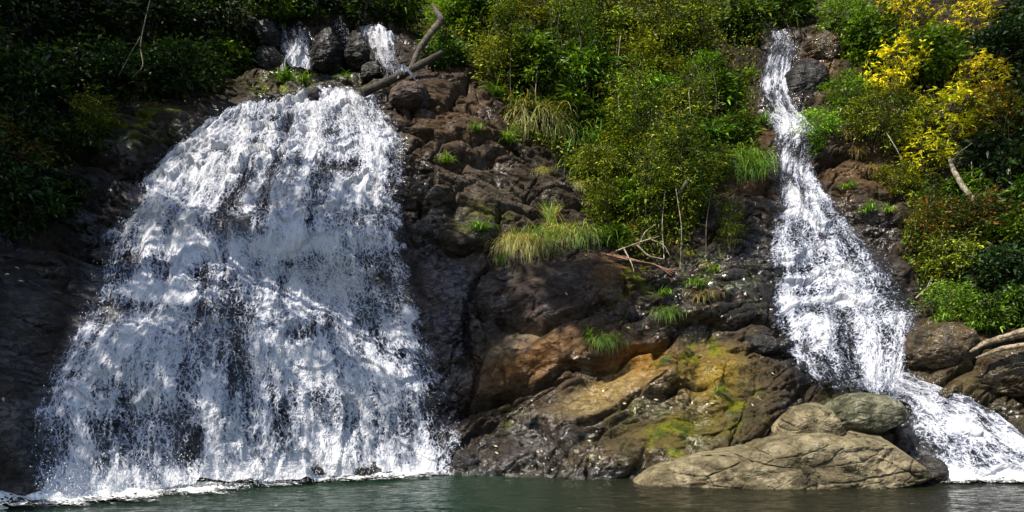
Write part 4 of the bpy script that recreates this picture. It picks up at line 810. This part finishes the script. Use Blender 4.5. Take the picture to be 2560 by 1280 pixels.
#TABLE#
PL = [
 # left bank, in deep shade
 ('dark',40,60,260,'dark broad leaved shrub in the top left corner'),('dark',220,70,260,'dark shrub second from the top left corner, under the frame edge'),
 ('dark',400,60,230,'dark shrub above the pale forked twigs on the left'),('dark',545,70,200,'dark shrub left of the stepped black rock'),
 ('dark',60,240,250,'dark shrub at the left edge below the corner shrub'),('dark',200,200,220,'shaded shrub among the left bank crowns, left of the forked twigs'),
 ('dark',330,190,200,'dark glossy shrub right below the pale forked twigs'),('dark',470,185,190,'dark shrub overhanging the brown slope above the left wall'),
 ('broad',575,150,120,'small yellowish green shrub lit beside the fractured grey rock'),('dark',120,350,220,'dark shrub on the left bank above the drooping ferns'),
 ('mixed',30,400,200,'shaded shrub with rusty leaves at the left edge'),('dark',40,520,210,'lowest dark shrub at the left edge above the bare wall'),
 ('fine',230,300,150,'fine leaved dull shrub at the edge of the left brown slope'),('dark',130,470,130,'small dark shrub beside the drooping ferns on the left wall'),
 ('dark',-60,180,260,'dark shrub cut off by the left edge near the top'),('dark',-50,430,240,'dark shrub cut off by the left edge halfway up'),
 # top middle
 ('broad',690,15,170,'shaded shrub above the forked upper fall'),('dark',800,10,170,'dark shrub hanging over the thin veil of water'),
 ('dark',920,25,150,'dark shrub above the slanting upper fall'),('broad',1010,30,150,'green shrub left of the leaning dead trunk tip'),
 ('lime',1110,35,150,'bright green shrub behind the broken trunk tip'),('broad',1120,130,120,'small bright shrub at the upper end of the mossy log'),
 # centre
 ('broad',1200,40,200,'leafy shrub right of the broken trunk under the frame edge'),('fine',1230,150,180,'yellow green shrub above the brown ledge'),
 ('fine',1340,50,220,'yellow green crown at the top edge above the tall sapling'),('broad',1340,170,190,'green shrub above the left sapling on the centre slope'),
 ('fine',1480,60,230,'wide yellow green crown at the top of the centre slope'),('broad',1470,180,200,'green shrub in the upper middle of the centre slope'),
 ('fine',1620,50,230,'sunlit crown at the top edge left of the pale flowers'),('fine',1610,160,210,'yellow green shrub under the top crowns of the centre slope'),
 ('fine',1740,90,210,'sunlit crown at the top right of the centre slope'),('lime',1750,165,90,'small bright lime shrub high on the right of the centre slope'),
 ('broad',1860,60,170,'arching green shrub left of the narrow fall lip'),('broad',1790,230,180,'glossy green shrub facing the upper narrow fall'),
 ('broad',1840,340,130,'dark green shrub above the brown soil bank'),('fine',1700,290,190,'fine leaved shrub right of the middle of the centre slope'),
 ('fine',1550,280,200,'fine leaved shrub in the very middle of the centre slope'),('broad',1420,290,170,'dense dark green shrub above the pale hanging grass'),
 ('broad',1330,290,120,'small shrub left of the dense one above the pale grass'),('fine',1560,390,190,'yellow green shrub below the middle of the centre slope'),
 ('broad',1690,400,180,'olive shrub with vertical stems right of the centre thicket'),('fine',1490,420,150,'grassy yellow green bush above the low pale twig'),
 ('fine',1520,510,170,'fine leaved bush above the sunlit grass shelf'),('broad',1640,500,150,'dull green shrub in the lower centre thicket'),
 ('broad',1530,590,90,'small bright bush at the right end of the sunlit grass shelf'),('fine',1800,420,110,'thin shrub over the drooping green grass'),
 ('thicket',1600,330,200,'tall thicket of thin pale stems in the centre slope'),('thicket',1720,420,190,'thicket of thin stems above the dead branches'),
 ('thicket',1640,480,150,'lower thicket of bare stems standing over the red roots'),('sapling',1330,150,130,'slender sapling standing on the brown ledge left of the pale grass'),
 ('sapling',1440,120,130,'slender sapling with a dark trunk in the upper centre'),('sapling',1760,250,140,'leaning sapling above the brown soil bank'),
 ('thicket',1820,560,90,'thin sparse thicket beside the dark wall left of the narrow fall'),
 # right bank
 ('broad',1960,15,150,'shaded shrub above the lip of the narrow fall'),('lime',2110,30,160,'bright shrub right of the narrow fall lip at the top edge'),
 ('broad',2180,110,190,'blue green glossy shrub right of the ochre block'),('lime',2120,240,150,'bright leafy shrub overhanging the upper narrow fall from the right'),
 ('lime',2050,310,130,'bright green branch of leaves spilling over the bend of the fall'),('fine',2180,310,190,'fine leaved shrub above the brown scree on the right bank'),
 ('broad',2040,370,60,'small leafy sprig touching the narrow fall below its bend'),
 ('yellow',2270,60,210,'topmost yellow flowering shrub of the right bank'),('yellow',2220,190,190,'bright yellow flowering shrub left of the others'),
 ('yellow',2440,60,150,'small yellow flowering shrub at the upper right'),('yellow',2360,300,200,'orange yellow flowering shrub in the middle of the right bank'),
 ('yellow',2440,220,150,'thinly flowered yellow shrub above the middle one'),('yellow',2310,400,160,'lowest yellow flowering shrub above the bent pale trunk'),
 ('broad',2330,150,200,'green shrub between the yellow flowering shrubs'),('dark',2500,140,220,'dark shrub at the upper right edge'),
 ('mixed',2500,300,210,'reddish shrub at the right edge beside the yellow flowers'),('dark',2510,430,200,'dark green shrub at the right edge above the bent trunk'),
 ('fine',2250,450,130,'fine leaved shrub over the dark hollow of the right bank'),('broad',2400,480,130,'green shrub just below the bent pale trunk top'),
 ('mixed',2320,560,180,'rust tinted shrub beside the widening narrow fall'),('mixed',2450,580,200,'rust and green shrub low on the right bank'),
 ('broad',2540,600,200,'green shrub at the right edge halfway down'),('fine',2370,660,170,'olive shrub above the bright low shrub'),
 ('dark',2490,700,190,'dark leafy shrub low at the right edge'),('lime',2380,745,150,'low bright green shrub above the brown boulder'),
 ('broad',2470,790,130,'low shrub over the bleached log'),('broad',2560,780,150,'lowest green shrub at the right edge'),
 ('dark',2600,300,240,'dark shrub cut off by the right edge high up'),('dark',2620,60,240,'dark shrub cut off by the top right corner'),('broad',2640,520,220,'green shrub cut off by the right edge low down'),
 ('sapling',1395,60,130,'leafy young tree between the two slender saplings'),('sapling',1265,60,120,'leafy young tree at the left edge of the centre slope'),('lime',1660,240,150,'bright green shrub in front of the tall thin stems'),('sapling',1620,330,120,'leafy young tree in front of the low thicket'),('broad',1580,500,140,'green shrub left of the low thicket stems'),('fine',1700,520,130,'olive shrub right of the low thicket stems'),('broad',1760,350,150,'green shrub above the drooping green grass'),
 # tufts
 ('darkfern',190,370,90,'drooping dark fern left of its twin under the left brown slope'),('darkfern',250,372,90,'drooping dark fern right of its twin under the left brown slope'),
 ('darkfern',150,525,130,'big drooping fern on the left wall'),('darkfern',195,492,90,'fern just above the big one on the left wall'),
 ('fern',715,200,90,'yellow green fern clump below the forked upper fall'),('fern',760,205,70,'fern clump under the right prong of the forked fall'),('fern',865,202,55,'small bright fern on the ledge right of the forked fall'),
 ('fern',1235,232,85,'bright fern clump on the brown ledge near the mossy log'),('fern',1185,325,75,'low yellow green tuft on the bare brown rock'),('fern',1265,350,90,'bright strappy fern under the pale hanging grass'),
 ('fern',1112,405,75,'round tuft on bare rock right of the broad fall'),('fern',1200,570,90,'leafy fern on the rock above the dark step'),
 ('dry',1320,325,165,'pale combed grass hanging in the sun over the brown rock'),('dry',1375,350,120,'pale grass hanging right of the first combed clump'),('dry',1290,640,120,'straw coloured grass draped at the left end of the sunlit shelf'),
 ('green',1350,625,130,'bright green grass in the middle of the sunlit shelf'),('dry',1400,622,130,'yellow grass on the sunlit shelf right of the green clump'),('green',1440,618,120,'green grass at the right of the sunlit shelf'),('dry',1330,645,120,'straw grass between the left end and the green clump of the shelf'),
 ('up',1375,560,70,'upright feathery grass standing on the sunlit shelf'),('green',1460,390,160,'long grass sweeping down beside the yellow green bush'),('green',1480,450,150,'long grass lower in the sweep beside the bush'),
 ('dry',1350,445,50,'thin wispy grass on the rock left of the centre bush'),('dry',1450,480,50,'thin pale straw hanging from the centre bush'),
 ('green',1850,425,130,'drooping green grass left of the narrow fall'),('green',1800,440,120,'drooping green grass further left on the soil bank'),('green',1870,450,110,'grass hanging lowest beside the narrow fall'),
 ('green',1500,865,80,'straw grass hanging over the reddish slab'),('fern',1470,830,60,'green tuft at the left of the straw grass on the reddish slab'),('green',1665,800,70,'grass hanging down the wet black rock'),('fern',1660,740,70,'small leafy tuft on top of the wet black rock'),
 ('fern',1740,715,100,'bright tuft on the mossy rock below the dead branches'),('fern',1785,680,60,'small tuft above the bright one on the mossy rock'),('fern',1550,620,70,'fern at the end of the shelf under the thicket'),
 ('green',1270,660,60,'dark grass hanging in the gully below the shelf'),('fern',1905,305,80,'small fern in the sun beside the bend of the narrow fall'),('fern',1870,190,70,'fern in the shade left of the upper narrow fall'),
 ('fern',2170,525,80,'leafy fern on the dark rock of the right bank'),('fern',2215,530,70,'leafy fern right of its neighbour on the dark rock'),('brown',2140,395,60,'brown drooping tuft on the scree of the right bank'),('brown',2180,440,70,'withered tuft lower on the scree of the right bank'),('brown',2120,350,60,'withered tuft at the top of the scree'),('fern',2120,470,60,'green tuft beside the fall on the scree'),
 ('fern',2360,800,90,'fern over the shoulder of the big brown boulder'),('fern',2440,820,90,'bright fern at the foot of the low shrub on the right'),('fern',2060,1102,40,'tiny yellow tuft in a notch of the long pale boulder'),('fern',2205,1120,30,'tiny yellow weed in a crack of the long pale boulder'),
 ('fern',1800,980,50,'tiny bright tuft on the ochre slab'),('brown',1760,760,90,'reddish withered tuft on the wet black rock'),('fern',1820,580,90,'dark fern on the wall left of the narrow fall'),
]
for p in PL: place(*p)

# ------------------------------------------------------------------ undergrowth: small leaves carpeting the soil between the shrubs
def undergrowth():
    g = np.random.default_rng(77); idx = np.flatnonzero((veg.ravel() > g.uniform(.3, .9, veg.size)) & (PU.ravel() > -300) & (PU.ravel() < 2860) & (PV.ravel() > -260))
    idx = g.choice(idx, 95000); W = P.reshape(-1, 3)[idx]+g.normal(0, .03, (len(idx), 3))
    u, v = w2pix(W); cl = fbm(W[:, 0]*.8, W[:, 2]*.8, 900, 3)
    nn = normal_at(W); W = W+nn*(np.abs(g.normal(0, .22, len(W)))*(1+cl))[:, None]
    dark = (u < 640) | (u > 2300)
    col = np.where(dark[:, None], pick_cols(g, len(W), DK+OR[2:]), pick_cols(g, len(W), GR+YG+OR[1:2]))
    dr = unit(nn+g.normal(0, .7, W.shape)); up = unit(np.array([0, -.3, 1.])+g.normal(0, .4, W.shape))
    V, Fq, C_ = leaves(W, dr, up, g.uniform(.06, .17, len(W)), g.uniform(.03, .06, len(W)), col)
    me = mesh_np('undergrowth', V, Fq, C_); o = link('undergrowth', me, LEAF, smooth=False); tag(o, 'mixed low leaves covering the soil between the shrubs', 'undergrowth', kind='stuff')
undergrowth()

# ------------------------------------------------------------------ wood: logs, trunks, dead branches
def pw(u, v, Y): return pix2w(np.array(float(u)), np.array(float(v)), np.array(float(Y)))
def wood(name, label, cat, parts, m, k=10, bump=.0, group=None):
    free = name in ('fallen_log', 'leaning_dead_tree')
    T = Tubes()
    for pts, rad in parts:
        p = np.array([pw(q[0], q[1], q[2] if free else min(q[2], raycast(q[0], q[1], DB)[0][1]-max(rad)*.6)) for q in pts]); n = max(8, len(p)*5)
        s = np.linspace(0, 1, len(p)); q = np.linspace(0, 1, n); pp = np.stack([np.interp(q, s, p[:, i]) for i in range(3)], -1); pp = smooth1(pp, 3)
        rr = np.interp(np.linspace(0, 1, n), np.linspace(0, 1, len(rad)), rad)*(1+bump*rng.normal(0, 1, n))
        T.add(pp, rr, k)
        p0, p1 = pp[0], pp[-1]
        T.add([p0-(pp[1]-p0)*.1, p0], [rr[0]*.2, rr[0]], k); T.add([p1, p1+(p1-pp[-2])*.1], [rr[-1], rr[-1]*.2], k)
    o = link(name, T.mesh(name), m); tag(o, label, cat, group); return o
wood('fallen_log', 'thick mossy fallen log lying across the stream above the broad fall', 'log', [([(905,232,19.3),(960,208,19.5),(1030,174,19.9),(1104,132,20.5)], [.125,.115,.10,.09])], BARK_MOSS, 12, .11)
wood('leaning_dead_tree', 'dead trunk leaning from the log up to a broken dark tip', 'dead tree', [([(1026,176,20.0),(1046,125,20.3),(1072,88,20.6),(1098,58,20.9)], [.075,.08,.09,.10]), ([(1098,60,20.9),(1103,48,20.9),(1090,26,21),(1080,10,21.1)], [.10,.10,.07,.03])], BARK, 12, .06)
wood('bleached_log', 'bleached grooved driftwood log at the right edge above the rocks', 'log', [([(2425,880,15.8),(2460,858,15.8),(2520,842,15.7),(2600,820,15.6),(2700,800,15.5)], [.03,.06,.09,.11,.11]), ([(2440,895,15.7),(2500,872,15.6),(2560,862,15.5)], [.02,.05,.06]), ([(2500,845,15.6),(2540,832,15.5),(2575,825,15.4)], [.03,.05,.03])], DRIFT, 12, .08)
wood('bent_trunk', 'pale bent trunk rising under the lowest yellow shrub', 'tree trunk', [([(2452,526,20.0),(2412,474,20.2),(2386,432,20.5),(2374,400,21)], [.085,.08,.07,.04]), ([(2376,405,21),(2400,380,21),(2430,358,20.9)], [.03,.02,.01])], BARK_PALE, 8, .04)
wood('forked_twig', 'pale forked twig hanging in the dark left bank', 'branch', [([(375,0,17.4),(356,80,17.3),(350,120,17.2),(360,165,17.2),(330,195,17.2)], [.009,.012,.012,.012,.007]), ([(352,90,17.3),(320,145,17.2),(296,190,17.1)], [.009,.008,.004])], BARK_PALE, 6)
wood('dead_branch', 'pale broken branch sticking out of the centre thicket', 'branch', [([(1680,505,19),(1700,478,18.8),(1722,448,18.6)], [.03,.04,.05])], BARK_PALE, 6)
wood('dead_branches', 'tangle of bare grey branches lying below the centre thicket', 'branches', [([(1540,628,18.1),(1600,605,18),(1650,590,17.9)], [.022,.018,.009]), ([(1590,610,18),(1620,640,17.8),(1660,648,17.6)], [.025,.02,.01]), ([(1600,606,18),(1612,580,18),(1640,560,18)], [.02,.015,.008]), ([(1560,622,18),(1580,660,17.6),(1585,680,17.4)], [.02,.012,.006]), ([(1625,598,17.9),(1660,612,17.8),(1675,640,17.6)], [.02,.015,.006])], BARK_PALE, 6)
ROOT = bark_material('red_roots', (.10,.05,.03), (.26,.13,.08))
wood('exposed_roots', 'reddish roots trailing over the mossy rock under the thicket', 'roots', [([(1500+i*14,632+i*2,18.3),(1570+i*14,650+i*3,17.9),(1640+i*8,660+i*4,17.6),(1680+i*3,690-i*5,17.4)], [.022,.018,.01]) for i in range(5)], ROOT, 6)
wood('bare_twig', 'bare pale twig reaching out of the low right shrub', 'branch', [([(2290,745,18.1),(2325,712,18),(2360,700,18)], [.02,.016,.008]), ([(2318,718,18),(2330,690,18)], [.012,.006])], BARK_PALE, 6)
wood('bare_twig', 'thin arching bare twig over the brown scree on the right bank', 'branch', [([(2160,280,22.6),(2200,300,22.4),(2240,320,22.4)], [.014,.012,.006])], BARK_PALE, 6)
wood('bare_twig', 'slanting thin stem over the dark hollow of the right bank', 'branch', [([(2215,330,21.6),(2240,370,21.4),(2255,400,21.3)], [.014,.012,.01])], BARK_PALE, 6)
wood('vine', 'looping pale vine among the leaves of the centre slope', 'vine', [([(1555,180,21.2),(1570,170,21.2),(1600,200,21.1),(1580,260,21)], [.012,.012,.01]), ([(1545,230,21),(1550,300,20.8),(1560,360,20.6)], [.016,.014,.012])], BARK_PALE, 5)
for i, (u, v, h, lb) in enumerate([(1276,200,150,'thin dark trunk at the left edge of the centre slope'),(1332,250,180,'thin pale trunk rising from the brown ledge'),(1545,200,220,'thin mottled trunk in the middle of the centre slope'),(1730,330,200,'thin pale trunk right of the middle of the centre slope'),(1700,570,200,'thin pale trunk standing above the red roots'),(1660,560,170,'thin pale trunk left of the one above the red roots'),(1765,560,150,'thin grey trunk at the right end of the centre thicket'),(2425,470,130,'thin grey trunk right of the bent pale trunk'),(2530,400,200,'thin dark trunk at the right edge')]):
    y = raycast(u, v+h*.35, DB)[0][1]-.35
    wood('thin_trunk', lb, 'tree trunk', [([(u,v+h*.5,y),(u+6*math.sin(i*2.1),v,y),(u+12*math.sin(i*1.3),v-h*.5,y+.1)], [.013,.012,.009])], BARK_PALE if 'pale' in lb or 'mott' in lb else BARK, 6, group='thin trunks on the slopes')

# fallen leaves on bare rock
LEAFLAB = ['near the left edge, lowest of the three on the left wall', 'at the left edge, highest of those on the left wall', 'between its two neighbours on the left wall', 'at the foot of the left wall', 'upper of the pair low beside the broad fall', 'lower of the pair low beside the broad fall', 'on the grey slab above the water in the low centre', 'on the big smooth brown slab under the grass shelf', 'on the wet ochre slab in the low centre', 'beside the wet sparkling rock of the ochre slab', 'just above the waterline in the low centre', 'above the waterline near the left tip of the long pale boulder', 'on the mossy ochre rock left of the dark seep', 'high on the ochre rock above the tan block', 'left of the narrow hole in the ochre rock', 'right of the narrow hole in the ochre rock', 'under the straw grass on the black rock', 'on top of the mossy rounded boulder', 'on the left brown slope under the dark shrubs', 'at the top of the smooth brown slab below the shelf grass']
for i, (u, v) in enumerate([(52,705),(18,688),(42,672),(8,1000),(1240,1116),(1242,1133),(1345,1130),(1415,735),(1560,1010),(1640,1000),(1380,1175),(1500,1145),(1700,960),(1930,935),(1780,1010),(1880,1014),(1570,820),(2120,1000),(265,390),(1465,640)]):
    c = raycast(u, v)[0]; nn = normal_at(c); c = c+nn*.02; a = unit(np.cross(nn, np.array([.3, .2, 1.])+rng.normal(0, .5, 3))); b_ = np.cross(nn, a)
    V = [c-a*.05, c-b_*.02+nn*.01, c+a*.05, c+b_*.02+nn*.01]
    me = mesh_np('fallen_leaf', V, [[0, 1, 2], [0, 2, 3]], np.tile(np.array([[.55,.45,.25]]), (4, 1))); me.materials.append(LEAF)
    o = bpy.data.objects.new('fallen_leaf', me); scn.collection.objects.link(o)
    tag(o, 'pale fallen leaf '+LEAFLAB[i], 'leaf', 'fallen leaves on the rocks')

# ------------------------------------------------------------------ unseen trees added out of frame, leaf clumps set along sun rays to cast shade
def shade_tree(polys, nclump, k, trunk, label, seed, per=70):
    g = np.random.default_rng(seed); pts = []
    for poly, n in polys:
        a = np.array(poly, float); lo, hi = a.min(0), a.max(0); got = 0
        while got < n:
            q = g.uniform(lo, hi, (1, 2))
            if polymask(poly, q[:, :1], q[:, 1:], 1)[0, 0] > .5: pts.append(q[0]); got += 1
    pts = np.array(pts); W = raycast(pts[:, 0], pts[:, 1], DB)
    S = np.array(SUN); cs = W+S*(k+g.uniform(-2.0, 2.0, (len(W), 1)))
    VV = []; FF = []; CC = []; k0 = 0
    for c in cs:
        pos = c+g.normal(0, .32, (per, 3)); n = per
        V, Fq, C_ = leaves(pos, unit(g.normal(0, 1, (n, 3))), unit(np.array([0, 0, 1.])+g.normal(0, .4, (n, 3))), g.uniform(.18, .34, n), g.uniform(.10, .17, n), pick_cols(g, n, GR))
        VV.append(V); FF.append(Fq+k0); CC.append(C_); k0 += len(V)
    root = bpy.data.objects.new('unseen_shade_tree', None); scn.collection.objects.link(root); root.location = trunk
    me = mesh_np('crown', np.concatenate(VV)-np.array(trunk), np.concatenate(FF), np.concatenate(CC)); me.materials.append(LEAF)
    c = bpy.data.objects.new('crown', me); scn.collection.objects.link(c); c.parent = root
    T = Tubes(); cl = cs-np.array(trunk); top = cl.mean(0)*np.array([.55,.7,1.]); top[2] = cl[:, 2].min()
    line = bend((0, 0, -1), top, 12, .03, g); T.add(line, [.38, .3, .2], 10)
    for c_ in cl[g.choice(len(cl), min(12, len(cl)), False)]: T.add(bend(line[int(g.integers(7, 12))], c_, 7, .06, g), [.045, .02])
    sm = T.mesh('trunk'); sm.materials.append(BARK); o = bpy.data.objects.new('trunk', sm); scn.collection.objects.link(o); o.parent = root
    tag(root, label, 'tree')
shade_tree([([(-200,-150),(560,-100),(600,240),(480,320),(300,480),(0,640),(-200,640)], 210),([(560,-160),(1000,-160),(980,45),(640,50)], 26)], 0, 14, (-15.5,3.5,0), 'unseen leafy tree added on the left bank to shade the upper left slope', 1)
shade_tree([([(-250,620),(250,560),(200,700),(100,980),(60,1290),(-250,1300)], 80),([(330,480),(960,400),(990,640),(1050,900),(900,1000),(480,1020),(100,1150),(200,720)], 36)], 0, 13, (-13.5,1.5,0), 'unseen leafy tree added on the left bank to shade the broad fall', 2)
shade_tree([([(1000,640),(1230,640),(1260,760),(1240,900),(1200,1060),(1080,920)], 34),([(1430,660),(1560,660),(1570,770),(1480,790),(1340,740)], 10),([(1780,500),(1930,480),(1930,640),(1800,640)], 8),([(1030,440),(1100,430),(1090,620),(1010,600)],5),([(1860,-80),(2080,-100),(2060,50),(1890,60)],8),([(2250,120),(2620,-20),(2640,640),(2420,680),(2300,500)],26)], 0, 14, (-17,9.0,0), 'unseen tree added on the left bank to shade the centre and right slopes', 3)
